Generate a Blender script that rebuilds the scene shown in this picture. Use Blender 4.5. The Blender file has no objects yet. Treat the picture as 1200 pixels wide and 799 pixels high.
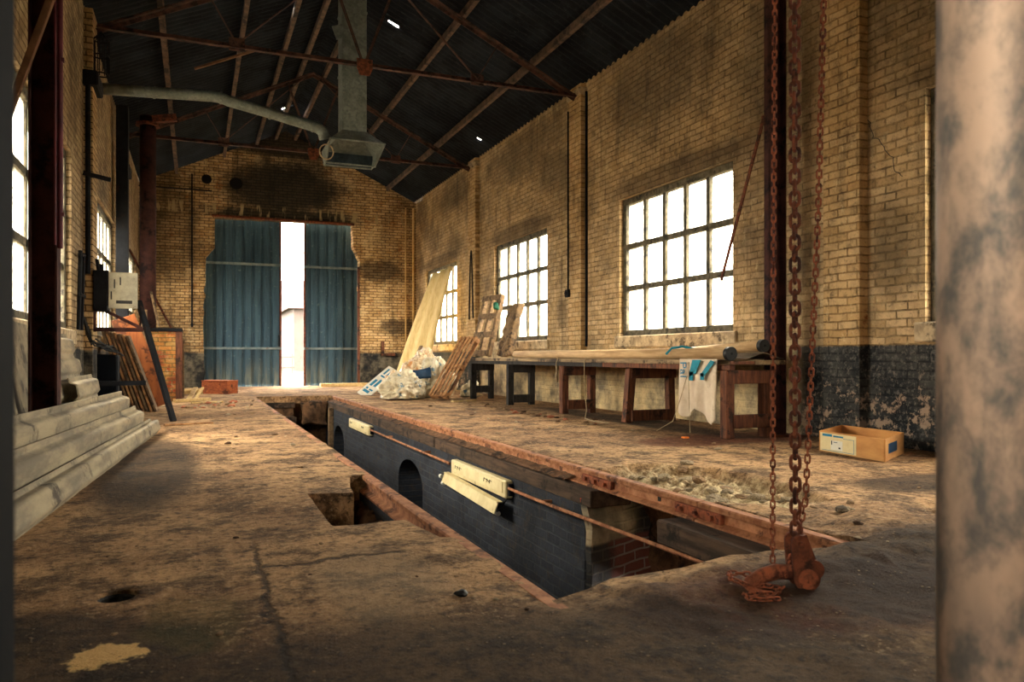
import bpy, bmesh, math, random
from mathutils import Vector, Matrix, noise
from mathutils.geometry import delaunay_2d_cdt
random.seed(7)
S = bpy.context.scene
COL = S.collection
V = Vector

# ------------------------------------------------------------------ colour
def lin(h):
    h = h.lstrip('#')
    o = []
    for i in (0, 2, 4):
        c = int(h[i:i+2], 16) / 255
        o.append(c / 12.92 if c <= .04045 else ((c + .055) / 1.055) ** 2.4)
    return (*o, 1)

# ------------------------------------------------------------------ node helper
class N:
    def __init__(s, name):
        s.m = bpy.data.materials.new(name); s.m.use_nodes = True
        s.t = s.m.node_tree; s.t.nodes.clear()
        s.out = s.t.nodes.new('ShaderNodeOutputMaterial')
    def n(s, typ, **kw):
        x = s.t.nodes.new(typ)
        for k, v in kw.items(): setattr(x, k, v)
        return x
    def put(s, sock, v):
        if hasattr(v, 'is_linked') or isinstance(v, bpy.types.NodeSocket): s.t.links.new(v, sock)
        else: sock.default_value = v
    def math(s, op, a, b=None, c=None, clamp=False):
        x = s.n('ShaderNodeMath', operation=op, use_clamp=clamp)
        s.put(x.inputs[0], a)
        if b is not None: s.put(x.inputs[1], b)
        if c is not None: s.put(x.inputs[2], c)
        return x.outputs[0]
    def mix(s, f, a, b, mode='MIX'):
        x = s.n('ShaderNodeMix', data_type='RGBA', blend_type=mode)
        s.put(x.inputs[0], f); s.put(x.inputs[6], a); s.put(x.inputs[7], b)
        return x.outputs[2]
    def noise(s, vec, scale, detail=5, rough=.6, dist=0):
        x = s.n('ShaderNodeTexNoise')
        s.put(x.inputs['Vector'], vec)
        x.inputs['Scale'].default_value = scale; x.inputs['Detail'].default_value = detail
        x.inputs['Roughness'].default_value = rough; x.inputs['Distortion'].default_value = dist
        return x.outputs['Fac']
    def ramp(s, f, a, b):
        x = s.n('ShaderNodeMapRange', interpolation_type='SMOOTHSTEP')
        s.put(x.inputs[0], f); x.inputs[1].default_value = a; x.inputs[2].default_value = b
        return x.outputs[0]
    def obj(s): return s.n('ShaderNodeTexCoord').outputs['Object']
    def scale(s, vec, sc):
        x = s.n('ShaderNodeVectorMath', operation='MULTIPLY'); s.put(x.inputs[0], vec); x.inputs[1].default_value = sc
        return x.outputs[0]
    def add(s, a, b):
        x = s.n('ShaderNodeVectorMath', operation='ADD'); s.put(x.inputs[0], a); s.put(x.inputs[1], b)
        return x.outputs[0]
    def sep(s, v):
        x = s.n('ShaderNodeSeparateXYZ'); s.put(x.inputs[0], v); return x.outputs
    def comb(s, x, y, z=0):
        c = s.n('ShaderNodeCombineXYZ'); s.put(c.inputs[0], x); s.put(c.inputs[1], y); s.put(c.inputs[2], z); return c.outputs[0]
    def ellipse(s, px, py, cx, cy, rx, ry, nz, amt=.6, a=1.15, b=.7):
        """1 inside a ragged patch, 0 outside"""
        dx = s.math('DIVIDE', s.math('SUBTRACT', px, cx), rx)
        dy = s.math('DIVIDE', s.math('SUBTRACT', py, cy), ry)
        d = s.math('SQRT', s.math('ADD', s.math('MULTIPLY', dx, dx), s.math('MULTIPLY', dy, dy)))
        d = s.math('ADD', d, s.math('MULTIPLY', s.math('SUBTRACT', nz, .5), amt * 2))
        return s.ramp(d, a, b)
    def bump(s, h, strength, dist, normal=None):
        x = s.n('ShaderNodeBump'); x.inputs['Strength'].default_value = strength; x.inputs['Distance'].default_value = dist
        s.put(x.inputs['Height'], h)
        if normal is not None: s.put(x.inputs['Normal'], normal)
        return x.outputs[0]
    def finish(s, col, rough=.85, metal=0, normal=None, spec=.3):
        p = s.n('ShaderNodeBsdfPrincipled')
        s.put(p.inputs['Base Color'], col); s.put(p.inputs['Roughness'], rough); s.put(p.inputs['Metallic'], metal)
        s.put(p.inputs['Specular IOR Level'], spec)
        if normal is not None: s.put(p.inputs['Normal'], normal)
        s.t.links.new(p.outputs[0], s.out.inputs[0]); return s.m

def M(name, c1, c2, scale=6, stretch=(1, 1, 1), c3=None, c3s=3, c3t=(.52, .62), rough=.85, metal=0, bump=.4, bd=.008, fine=40, spec=.3):
    k = N(name)
    oi = k.n('ShaderNodeObjectInfo')
    off = k.scale(k.comb(oi.outputs['Random'], oi.outputs['Random'], oi.outputs['Random']), (37, 19, 23))
    v = k.scale(k.add(k.obj(), off), stretch)
    n1 = k.noise(v, scale, 6, .65)
    col = k.mix(k.ramp(n1, .33, .67), lin(c1), lin(c2))
    if c3: col = k.mix(k.ramp(k.noise(k.add(k.obj(), off), c3s, 7, .7), *c3t), col, lin(c3))
    n2 = k.noise(v, fine, 5, .7)
    nrm = k.bump(k.math('ADD', k.math('MULTIPLY', n1, 1.0), k.math('MULTIPLY', n2, .6)), bump, bd)
    return k.finish(col, rough, metal, nrm, spec)

# ------------------------------------------------------------------ bricks
def brick_mat(name, axis, c1, c2, mortar, lite='#ead2a4', grime='#3a2c1c', grime_t=(.5, .72), red='#8a5230', red_t=(.62, .72), dado=None, extra=None, msize=.009, bstr=1.0, bd=.016, streak=True):
    k = N(name)
    P = k.obj(); x, y, z = k.sep(P)
    u = y if axis == 'y' else x
    base = k.comb(u, z, 0)
    wn = k.n('ShaderNodeTexNoise'); k.put(wn.inputs['Vector'], P); wn.inputs['Scale'].default_value = 4.5; wn.inputs['Detail'].default_value = 3
    w = k.scale(k.add(wn.outputs['Color'], (-.5, -.5, -.5)), (.035, .026, 0))
    vec = k.add(base, w)
    b = k.n('ShaderNodeTexBrick', offset=.5, squash=1)
    k.put(b.inputs['Vector'], vec)
    b.inputs['Color1'].default_value = lin(c1); b.inputs['Color2'].default_value = lin(c2); b.inputs['Mortar'].default_value = lin(mortar)
    b.inputs['Scale'].default_value = 1; b.inputs['Mortar Size'].default_value = msize; b.inputs['Mortar Smooth'].default_value = .35
    b.inputs['Bias'].default_value = -.1; b.inputs['Brick Width'].default_value = .225; b.inputs['Row Height'].default_value = .075
    col, fac = b.outputs['Color'], b.outputs['Fac']
    nl = k.noise(P, .55, 8, .62); nm = k.noise(P, 2.6, 8, .7); nf = k.noise(P, 26, 6, .75)
    if red: col = k.mix(k.math('MULTIPLY', k.ramp(nm, *red_t), k.math('SUBTRACT', 1, fac)), col, lin(red))
    crev = k.math('MULTIPLY', k.ramp(fac, .25, .8), k.ramp(k.noise(P, 5.5, 5, .7), .47, .66))
    col = k.mix(k.math('MULTIPLY', crev, .6), col, lin('#2c2015'))
    col = k.mix(k.math('MULTIPLY', k.ramp(nl, *grime_t), .85), col, lin(grime))
    ng = k.noise(P, 1.7, 9, .74)
    col = k.mix(k.math('MULTIPLY', k.ramp(ng, .5, .74), .65), col, lin(grime))
    col = k.mix(k.math('MULTIPLY', k.ramp(ng, .46, .32), .35), col, lin(lite))
    if streak:
        st = k.noise(k.scale(P, (1.6, 1.6, .16)), 2.2, 7, .7)
        col = k.mix(k.math('MULTIPLY', k.ramp(st, .52, .7), .6), col, lin(grime))
    col = k.mix(k.math('MULTIPLY', k.ramp(nf, .53, .72), .7), col, lin('#2a2117'))
    np_ = k.noise(P, 8, 7, .75)
    col = k.mix(k.math('MULTIPLY', k.ramp(np_, .52, .66), .5), col, lin('#4a3b2a'))
    col = k.mix(k.math('MULTIPLY', k.ramp(np_, .44, .34), .4), col, lin(lite))
    if extra: col = extra(k, col, P, nl, nm, nf, fac)
    if dado: col = dado(k, col, P, nl, nm, nf, fac)
    h = k.math('ADD', k.math('MULTIPLY', k.math('SUBTRACT', 1, fac), 1.0), k.math('ADD', k.math('MULTIPLY', nf, .55), k.math('MULTIPLY', nm, .6)))
    return k.finish(col, .88, 0, k.bump(h, bstr, bd), .25)

def dado_right(k, col, P, nl, nm, nf, fac):
    x, y, z = k.sep(P)
    line = k.math('ADD', z, k.math('MULTIPLY', k.math('SUBTRACT', nf, .5), .05))
    below = k.ramp(line, .905, .885)
    dark = k.mix(k.ramp(nm, .35, .7), lin('#1d2125'), lin('#4b4a47'))
    low = k.ramp(z, .62, .25)
    dark = k.mix(k.math('MULTIPLY', k.ramp(fac, .2, .8), .6), dark, lin('#14161a'))
    dark = k.mix(k.math('MULTIPLY', k.ramp(nf, .5, .62), .6), dark, lin('#74706a'))
    n9 = k.noise(P, 6.5, 8, .75)
    flake = k.math('MULTIPLY', k.ramp(k.math('ADD', n9, k.math('MULTIPLY', low, .06)), .57, .63), k.ramp(z, .75, .45))
    dark = k.mix(k.math('MULTIPLY', flake, .8), dark, lin('#b09680'))
    pale = k.mix(k.ramp(nm, .34, .68), lin('#d5bb8c'), lin('#6f6455'))
    pz = k.math('MULTIPLY', k.ramp(y, 6.0, 6.25), k.ramp(y, 15.7, 15.4))
    pale = k.mix(k.math('MULTIPLY', k.ramp(nf, .55, .7), .7), pale, lin('#3c352c'))
    return k.mix(below, col, k.mix(pz, dark, pale))

def dado_dark(k, col, P, nl, nm, nf, fac):
    x, y, z = k.sep(P)
    line = k.math('ADD', z, k.math('MULTIPLY', k.math('SUBTRACT', nm, .5), .12))
    below = k.ramp(line, .9, .86)
    dark = k.mix(k.ramp(nm, .42, .66), lin('#1c1d20'), lin('#6d6657'))
    return k.mix(below, col, dark)

def soot_back(k, col, P, nl, nm, nf, fac):
    x, y, z = k.sep(P)
    f = k.ellipse(x, z, 2.15, 5.15, 1.75, .85, nm, .55, 1.25, .55)
    f2 = k.ellipse(x, z, 2.2, 4.45, 2.4, .28, nm, .7, 1.2, .5)
    f3 = k.ellipse(x, z, 4.7, 3.1, .75, .35, nm, .8, 1.2, .5)
    f4 = k.ellipse(x, z, -.6, 3.9, .9, 1.5, nm, .7, 1.2, .6)
    f5 = k.ellipse(x, z, 5.2, 1.6, .6, .25, nm, .8, 1.2, .6)
    holes = k.math('MAXIMUM', k.ellipse(x, z, .28, 5.25, .12, .12, .5, 0, 1.05, .95), k.ellipse(x, z, .98, 5.2, .16, .15, .5, 0, 1.05, .95))
    cap = k.ellipse(x, z, 2.2, 6.45, 1.9, .55, nm, .4, 1.15, .75)
    f = k.math('MAXIMUM', f, cap)
    col = k.mix(k.math('MULTIPLY', k.math('MAXIMUM', f, f2), .93), col, lin('#15181a'))
    col = k.mix(k.math('MULTIPLY', k.math('MAXIMUM', f3, f5), .75), col, lin('#241d16'))
    col = k.mix(k.math('MULTIPLY', f4, .55), col, lin('#231d15'))
    vs = k.noise(k.scale(P, (6, 1, .8)), 1.2, 4, .6)
    lint = k.math('MULTIPLY', k.math('MULTIPLY', k.ramp(z, 4.36, 4.42), k.ramp(z, 4.72, 4.62)), k.ramp(vs, .53, .6))
    col = k.mix(k.math('MULTIPLY', lint, .9), col, lin('#a08c66'))
    return k.mix(holes, col, lin('#0b0b0a'))

def extra_right(k, col, P, nl, nm, nf, fac):
    x, y, z = k.sep(P)
    up = k.math('MULTIPLY', k.ramp(nm, .42, .66), .45)
    col = k.mix(up, col, lin('#5d5445'))
    # smoke stains high on the wall; they also paint in its upper shade
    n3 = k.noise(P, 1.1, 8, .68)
    soot_shade = None
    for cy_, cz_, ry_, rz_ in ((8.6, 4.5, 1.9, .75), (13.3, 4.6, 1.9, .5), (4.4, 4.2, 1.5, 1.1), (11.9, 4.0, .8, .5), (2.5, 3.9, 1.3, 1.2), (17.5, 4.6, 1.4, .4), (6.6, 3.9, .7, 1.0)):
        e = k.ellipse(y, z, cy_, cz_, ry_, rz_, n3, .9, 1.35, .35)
        soot_shade = e if soot_shade is None else k.math('MAXIMUM', soot_shade, e)
    col = k.mix(k.math('MULTIPLY', soot_shade, .62), col, k.mix(k.ramp(nf, .4, .6), lin('#574a39'), lin('#3a3127')))
    # sooty lintel bands above the windows
    s = None
    for c in (3.4, 8.43, 13.48, 18.5):
        e = k.ellipse(y, z, c, 3.18, 1.55, .17, nm, .5, 1.2, .7)
        s = e if s is None else k.math('MAXIMUM', s, e)
    col = k.mix(k.math('MULTIPLY', s, .62), col, lin('#46392a'))
    e = k.math('MAXIMUM', k.ellipse(y, z, 20.3, 3.25, .35, .3, nm, .8, 1.2, .5), k.ellipse(y, z, 17.4, 3.4, .7, .35, nm, .8, 1.2, .5))
    e = k.math('MAXIMUM', e, k.ellipse(y, z, 5.0, 1.75, .28, .5, nm, .9, 1.2, .4))
    e = k.math('MAXIMUM', e, k.ellipse(y, z, 11.6, 1.55, .25, .3, nm, .9, 1.2, .4))
    return k.mix(k.math('MULTIPLY', e, .6), col, lin('#4a3c28'))

MB = {}
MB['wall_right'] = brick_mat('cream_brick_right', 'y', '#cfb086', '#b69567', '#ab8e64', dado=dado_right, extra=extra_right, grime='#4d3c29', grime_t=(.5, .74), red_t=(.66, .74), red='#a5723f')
MB['wall_left'] = brick_mat('cream_brick_left', 'y', '#b39a76', '#92795a', '#7a6549', dado=dado_dark)
MB['wall_back'] = brick_mat('cream_brick_back', 'x', '#d4b282', '#ab8654', '#6b5237', dado=dado_dark, extra=soot_back, grime_t=(.47, .72), red='#9a6534', red_t=(.55, .68), msize=.011)
MB['pilaster'] = brick_mat('pilaster_brick', 'y', '#cfae80', '#b8935f', '#a38256', dado=dado_right, grime='#4d3c29', grime_t=(.5, .75))
MB['pilx'] = brick_mat('pilaster_brick_end', 'x', '#c4a67a', '#a98758', '#5e4a30', dado=dado_dark, grime_t=(.5, .75))
MB['pit'] = brick_mat('black_pit_brick', 'y', '#31353f', '#20242d', '#3a3d42', '#3c4048', grime='#12151b', red=None, streak=False, bstr=1.0, bd=.02)
def pit_end_extra(k, col, P, nl, nm, nf, fac):
    x, y, z = k.sep(P)
    pl = k.math('MULTIPLY', k.math('MULTIPLY', k.ramp(z, -.5, -.47), k.ramp(z, -.22, -.27)), k.ramp(x, 3.05, 2.8))
    col = k.mix(k.math('MULTIPLY', pl, .9), col, k.mix(k.ramp(nm, .35, .65), lin('#cbb794'), lin('#857a64')))
    red = k.math('MULTIPLY', k.ramp(k.math('ADD', x, k.math('MULTIPLY', nm, .5)), 2.86, 3.0), k.math('SUBTRACT', 1, fac))
    low = k.ramp(z, -.47, -.5)
    col = k.mix(k.math('MULTIPLY', k.math('MULTIPLY', red, low), .9), col, k.mix(nf, lin('#8a4a3c'), lin('#6a4744')))
    mor = k.math('MULTIPLY', k.math('MULTIPLY', fac, low), k.ramp(x, 2.6, 2.8))
    col = k.mix(mor, col, lin('#9a8f86'))
    r2 = k.math('MULTIPLY', k.ramp(z, -.26, -.2), k.ramp(nm, .55, .6))
    return k.mix(r2, col, lin('#b0492c'))
MB['pit_end'] = brick_mat('broken_pit_brick', 'x', '#3a3836', '#26272a', '#55504a', '#4a4642', grime='#191a1c', red=None, streak=False, extra=pit_end_extra, bd=.03)
MB['pier'] = brick_mat('orange_pier_brick', 'x', '#d08d4a', '#c09a5a', '#8f7548', red='#a8502c', red_t=(.5, .62), grime_t=(.6, .8), streak=False, msize=.01)

# ------------------------------------------------------------------ other materials
def floor_mat():
    k = N('dirt_floor')
    P = k.obj(); x, y, z = k.sep(P)
    big = k.noise(P, .7, 8, .62); mid = k.noise(P, 3.2, 9, .72); fine = k.noise(P, 19, 8, .75); vf = k.noise(P, 75, 5, .7)
    col = k.mix(k.ramp(big, .36, .62), lin('#d0a577'), lin('#946e4c'))
    col = k.mix(k.math('MULTIPLY', k.ramp(mid, .45, .6), .85), col, lin('#4a3524'))
    g2 = k.noise(P, 42, 6, .75)
    col = k.mix(k.math('MULTIPLY', k.ramp(fine, .5, .64), .8), col, lin('#33241a'))
    col = k.mix(k.math('MULTIPLY', k.ramp(fine, .47, .34), .6), col, lin('#e0b88c'))
    col = k.mix(k.math('MULTIPLY', k.ramp(g2, .53, .66), .7), col, lin('#2a1e16'))
    col = k.mix(k.math('MULTIPLY', k.ramp(g2, .45, .34), .35), col, lin('#e6c79c'))
    # rust stained ground by the columns, under the chains
    rust = k.math('MAXIMUM', k.ellipse(x, y, 5.0, 6.1, .9, .5, mid, .6), k.ellipse(x, y, 4.3, 6.0, .6, .35, mid, .8))
    rust = k.math('MAXIMUM', rust, k.ellipse(x, y, 1.95, 1.95, .8, .35, mid, .6))
    col = k.mix(k.math('MULTIPLY', rust, .75), col, k.mix(fine, lin('#6e2f1b'), lin('#341810')))
    # black oily and damp patches, plus shade painted over the near floor
    oil_shade = k.math('MAXIMUM', k.ellipse(x, y, 4.3, 3.5, .6, .3, mid, .5), k.ellipse(x, y, 3.0, 2.0, 1.5, .55, mid, .7))
    oil_shade = k.math('MAXIMUM', oil_shade, k.ellipse(x, y, -.3, 6.2, .35, 2.0, mid, .7))
    oil_shade = k.math('MAXIMUM', oil_shade, k.ellipse(x, y, -.5, 2.55, .35, .25, mid, .7))
    oil_shade = k.math('MAXIMUM', oil_shade, k.ellipse(x, y, .3, 1.6, 1.8, .75, mid, .7))
    oil_shade = k.math('MAXIMUM', oil_shade, k.ellipse(x, y, -.2, 2.3, .32, .3, mid, .5))
    oil_shade = k.math('MAXIMUM', oil_shade, k.ellipse(x, y, 5.0, 8.4, .35, 2.6, mid, .7))
    col = k.mix(k.math('MULTIPLY', oil_shade, .8), col, k.mix(fine, lin('#2a211b'), lin('#17130f')))
    moss = k.ellipse(x, y, .02, 2.5, .16, .28, mid, .9)
    col = k.mix(k.math('MULTIPLY', moss, .25), col, lin('#5d5a26'))
    # grey cement skim strip on the near slab
    cem = k.ellipse(x, y, .62, 2.75, .25, .45, mid, .6, 1.2, .6)
    col = k.mix(k.math('MULTIPLY', cem, .5), col, lin('#8f7a62'))
    # broken pale concrete beside the right rail
    brk = k.ellipse(x, y, 3.02, 4.05, .42, .85, mid, .35, 1.1, .8)
    col = k.mix(k.math('MULTIPLY', brk, .85), col, k.mix(k.ramp(fine, .4, .6), lin('#efdcb0'), lin('#9b7c58')))
    # pale patch near the left post
    sp = k.ellipse(x, y, -.215, 2.31, .085, .10, k.noise(P, 11, 6, .7), 1.1, 1.1, .9)
    col = k.mix(sp, col, k.mix(fine, lin('#f5cf8c'), lin('#d9a868')))
    # cracks
    wx = k.math('ADD', x, k.math('MULTIPLY', k.math('SUBTRACT', mid, .5), .22))
    cr = k.ramp(k.math('ABSOLUTE', k.math('SUBTRACT', wx, .22)), .02, .004)
    cr = k.math('MULTIPLY', cr, k.math('MULTIPLY', k.ramp(y, 1.6, 1.8), k.ramp(y, 3.6, 3.3)))
    wy = k.math('ADD', y, k.math('MULTIPLY', k.math('SUBTRACT', mid, .5), .25))
    cr2 = k.ramp(k.math('ABSOLUTE', k.math('SUBTRACT', wy, 3.05)), .025, .005)
    cr2 = k.math('MULTIPLY', cr2, k.math('MULTIPLY', k.ramp(x, .15, .25), k.ramp(x, .85, .75)))
    col = k.mix(k.math('MULTIPLY', k.math('MAXIMUM', cr, cr2), .8), col, lin('#1d150f'))
    peb = k.n('ShaderNodeTexVoronoi'); k.put(peb.inputs['Vector'], P); peb.inputs['Scale'].default_value = 32
    pm = k.math('MULTIPLY', k.ramp(peb.outputs['Distance'], .2, .1), k.ramp(mid, .45, .6))
    col = k.mix(k.math('MULTIPLY', pm, .5), col, lin('#b59a7a'))
    h = k.math('ADD', k.math('MULTIPLY', mid, 1.2), k.math('ADD', k.math('MULTIPLY', fine, .9), k.math('MULTIPLY', vf, .35)))
    h = k.math('ADD', h, k.math('MULTIPLY', pm, .4))
    h = k.math('SUBTRACT', h, k.math('MULTIPLY', k.math('MAXIMUM', cr, cr2), .9))
    return k.finish(col, .9, 0, k.bump(h, 1.0, .03), .2)

def corr_roof():
    k = N('roof_sheet')
    P = k.obj(); 
    n = k.noise(P, 1.3, 7, .65); f = k.noise(k.scale(P, (1, 3, 1)), 9, 6, .7)
    col = k.mix(k.ramp(n, .4, .65), lin('#12161d'), lin('#22272e'))
    col = k.mix(k.math('MULTIPLY', k.ramp(f, .56, .72), .7), col, lin('#3a3d40'))
    return k.finish(col, .9, 0, k.bump(f, .5, .01), .15)

def door_mat():
    k = N('blue_sheet_steel')
    P = k.obj(); x, y, z = k.sep(P)
    n = k.noise(k.scale(P, (3, 1, .35)), 2.2, 6, .65); f = k.noise(P, 12, 6, .7)
    col = k.mix(k.ramp(n, .35, .68), lin('#3c596b'), lin('#233c4e'))
    col = k.mix(k.math('MULTIPLY', k.ramp(f, .58, .7), .5), col, lin('#7d8f92'))
    low = k.math('MULTIPLY', k.ramp(z, .9, 0.0), k.ramp(n, .4, .6))
    col = k.mix(k.math('MULTIPLY', low, .6), col, lin('#8c948a'))
    return k.finish(col, .6, .15, k.bump(f, .2, .004), .35)

def galv_mat():
    k = N('galvanised_steel')
    P = k.obj()
    v = k.n('ShaderNodeTexVoronoi'); k.put(v.inputs['Vector'], P); v.inputs['Scale'].default_value = 28
    n = k.noise(P, 4, 6, .65)
    col = k.mix(k.sep(v.outputs['Color'])[0], lin('#6c7470'), lin('#88908a'))
    col = k.mix(k.ramp(n, .45, .7), col, lin('#5f6660'))
    return k.finish(col, .55, .35, k.bump(n, .15, .004), .4)

def post_mat():
    k = N('weathered_zinc_post')
    P = k.obj()
    n = k.noise(k.scale(P, (1, 1, .55)), 14, 7, .7, .2); g = k.noise(k.scale(P, (1, 1, .35)), 5, 4, .6)
    col = k.mix(k.ramp(n, .38, .64), lin('#b89c88'), lin('#605d5a'))
    col = k.mix(k.math('MULTIPLY', k.ramp(g, .45, .65), .6), col, lin('#4b4d50'))
    return k.finish(col, .6, .2, k.bump(n, .4, .004), .4)

def glass_mat():
    k = N('dusty_window_glass')
    P = k.obj()
    n = k.noise(P, 1.6, 5, .6)
    tr = k.n('ShaderNodeBsdfTransparent'); tr.inputs[0].default_value = (.96, .97, .95, 1)
    tl = k.n('ShaderNodeBsdfTranslucent'); tl.inputs[0].default_value = lin('#e8e2cc')
    gl = k.n('ShaderNodeBsdfGlossy'); gl.inputs['Roughness'].default_value = .12; gl.inputs[0].default_value = (.6, .6, .6, 1)
    m1 = k.n('ShaderNodeMixShader'); k.put(m1.inputs[0], k.math('MULTIPLY_ADD', k.ramp(n, .35, .7), .3, .12))
    k.t.links.new(tr.outputs[0], m1.inputs[1]); k.t.links.new(tl.outputs[0], m1.inputs[2])
    m2 = k.n('ShaderNodeMixShader'); m2.inputs[0].default_value = .05
    k.t.links.new(m1.outputs[0], m2.inputs[1]); k.t.links.new(gl.outputs[0], m2.inputs[2])
    k.t.links.new(m2.outputs[0], k.out.inputs[0]); return k.m

def plastic_mat():
    k = N('clear_crumpled_plastic')
    P = k.obj(); n = k.noise(P, 14, 6, .7, 1.0); m = k.noise(P, 5, 4, .6)
    p = k.n('ShaderNodeBsdfPrincipled')
    col = k.mix(k.ramp(n, .4, .62), lin('#e8cfa8'), lin('#a88a66'))
    col = k.mix(k.ramp(m, .56, .62), col, lin('#c98a4e'))
    k.put(p.inputs['Base Color'], col); p.inputs['Roughness'].default_value = .3
    k.put(p.inputs['Normal'], k.bump(n, .5, .012)); 
    k.t.links.new(p.outputs[0], k.out.inputs[0]); return k.m

MF = floor_mat(); MROOF = corr_roof(); MDOOR = door_mat(); MGALV = galv_mat(); MPOST = post_mat(); MGLASS = glass_mat(); MPLAS = plastic_mat()
RUST = M('rusty_iron', '#7e442c', '#4c2a1e', 22, c3='#3a2018', c3s=9, rough=.85, metal=.15, bump=.6, bd=.004, fine=90)
RUSTB = M('bright_rust', '#a2593a', '#70402c', 30, c3='#4a2318', c3s=14, rough=.9, metal=.1, bump=.7, bd=.003, fine=140)
RAIL = M('rail_steel_rust', '#b8805a', '#8a5536', 14, c3='#5b3622', c3s=6, rough=.75, metal=.2, bump=.5, bd=.004, fine=80)
TRUSS = M('truss_rust', '#5e4036', '#382a26', 8, c3='#241d1c', c3s=4, rough=.85, metal=.15, bump=.4)
PURL = M('purlin_timber', '#6b5546', '#453932', 7, c3='#2c2623', c3s=3, rough=.9)
DARK = M('black_painted_steel', '#1b1c20', '#111216', 7, c3='#30221d', c3s=5, c3t=(.58, .68), rough=.85, bump=.25, spec=.15)
COLS = M('red_oxide_steel', '#4d302b', '#301f20', 6, c3='#1c1619', c3s=3, rough=.85, bump=.25, spec=.15)
BLUEST = M('dark_blue_steel', '#0a1018', '#06090f', 5, rough=.85, bump=.15, spec=.15)
PURP = M('maroon_pipe_paint', '#6d2f3a', '#4a2029', 6, rough=.6, bump=.2)
WOODR = M('stained_trestle_wood', '#7a4a32', '#4c2e22', 5, (6, 6, .7), c3='#2e1f1a', c3s=4, rough=.8)
WOODD = M('dark_trestle_wood', '#3a3532', '#23201f', 5, (6, 6, .7), c3='#14110f', c3s=4, rough=.85)
WOODB = M('beam_timber', '#5a4536', '#35291f', 4, (5, .6, 5), c3='#1f1812', c3s=3, rough=.9, bump=.5)
PLANK = M('bench_plank', '#a58b68', '#6d5a46', 4, (6, .5, 6), c3='#3b3029', c3s=3, rough=.85)
PALW = M('pallet_wood', '#b98a5c', '#8a5f3e', 5, (3, 3, 3), c3='#5d412c', c3s=5, rough=.85)
PALG = M('grey_pallet_wood', '#8d7253', '#5f4c3a', 5, (3, 3, 3), c3='#382c22', c3s=5, rough=.9)
ASB = M('asbestos_cement', '#a3957b', '#756c5e', 5, (1.5, .35, 1.5), c3='#4b443c', c3s=4, c3t=(.55, .7), rough=.9, bump=.4)
ASBD = M('weathered_cement_board', '#8d8069', '#6a6052', 5, c3='#453f37', c3s=4, rough=.92)
FRAME = M('window_frame_paint', '#6c6352', '#45402f', 12, c3='#2a261f', c3s=8, rough=.8, bump=.5)
FOAM = M('yellow_foam_sheet', '#e2c684', '#cfae68', 6, (3, 3, .6), rough=.7, bump=.2)
CARD = M('cardboard', '#cf9a5e', '#bb8450', 4, (1, 1, 3), rough=.9, bump=.15)
CARDL = M('printed_label_paper', '#e5d6a8', '#d8c596', 6, rough=.8, bump=.05)
BLUEP = M('blue_print', '#2f83a6', '#236b8e', 8, rough=.7, bump=.05)
DBLUE = M('dark_blue_print', '#1c3d5c', '#162f48', 8, rough=.6, bump=.05)
TEAL = M('teal_print', '#1f8fa6', '#187589', 8, rough=.7, bump=.05)
CLOTH = M('white_rubber_cloth', '#dccbb4', '#c3ad94', 3, c3='#a08670', c3s=5, c3t=(.58, .75), rough=.75, bump=.2)
SACK = M('grey_sacking', '#8f8070', '#6e6255', 7, rough=.95, bump=.5)
TUBE = M('cardboard_tube', '#d3b083', '#b08c62', 4, (5, .5, 5), rough=.7, bump=.15)
BLACK = M('black_plastic', '#1a1a1a', '#101010', 8, rough=.5, bump=.15)
ENAM = M('cream_enamel', '#e0cfa0', '#cbb888', 6, c3='#8f7a52', c3s=9, c3t=(.6, .7), rough=.5, bump=.15)
GREYP = M('grey_door_paint', '#b3ab94', '#8f8a7a', 6, c3='#6d5338', c3s=12, c3t=(.62, .7), rough=.6, bump=.2)
OPLY = M('orange_plywood', '#b0683a', '#8d4f2c', 4, (4, 4, .6), c3='#5c3523', c3s=4, rough=.8)
REDW = M('red_box_wood', '#b8683c', '#8f472a', 6, (1, 3, 5), c3='#5a2f1f', c3s=7, rough=.85)
CONC = M('pale_concrete', '#c9b492', '#94826a', 8, c3='#5c5042', c3s=5, rough=.95, bump=.8, bd=.015)
STONE = M('dirt_stone', '#b0906c', '#6a5240', 9, rough=.95, bump=.6)
DIRT = M('pit_dirt', '#7d5b40', '#4a3626', 7, c3='#2a1f17', c3s=5, rough=.95, bump=1, bd=.02)
BRICKC = M('brick_rubble', '#b0603c', '#8a4530', 12, c3='#c0a284', c3s=7, rough=.95, bump=.6)
PALEW = M('pale_wood', '#d9bb84', '#b7945f', 5, (3, 3, 3), rough=.8)
ROPE = M('pale_string', '#b8a482', '#8f7c60', 20, rough=.95)
GREEN = M('green_plastic', '#1b6b4a', '#12503a', 6, rough=.5)
WHITEP = M('white_board', '#e8e4d8', '#d2ccbc', 5, rough=.6, bump=.1)
BAGP = M('printed_bag_plastic', '#e4d8bc', '#b9a98c', 9, c3='#5f7f92', c3s=5, c3t=(.57, .6), rough=.32, bump=.25, bd=.01)
GRASS = M('dry_grass', '#34351a', '#262a12', 3, rough=.95)
HBRICK = M('house_brick', '#453b36', '#3b332f', 3, rough=.95)
HROOF = M('house_tiles', '#38221d', '#2e1c18', 3, rough=.95)
HWIN = M('house_window', '#23282a', '#1b1f20', 3, rough=.3)
MIRR = M('hood_inside', '#43505a', '#2b3640', 6, rough=.45, metal=.5, bump=.1)
TIMB = M('roof_batten', '#8a674c', '#6a4c38', 6, rough=.9)
SOIL = M('outside_soil', '#4a4236', '#332d25', 2, rough=.95)
DRAIL = M('door_rail_steel', '#7c8a8e', '#56656c', 6, c3='#6a5040', c3s=5, c3t=(.58, .7), rough=.6)
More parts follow.
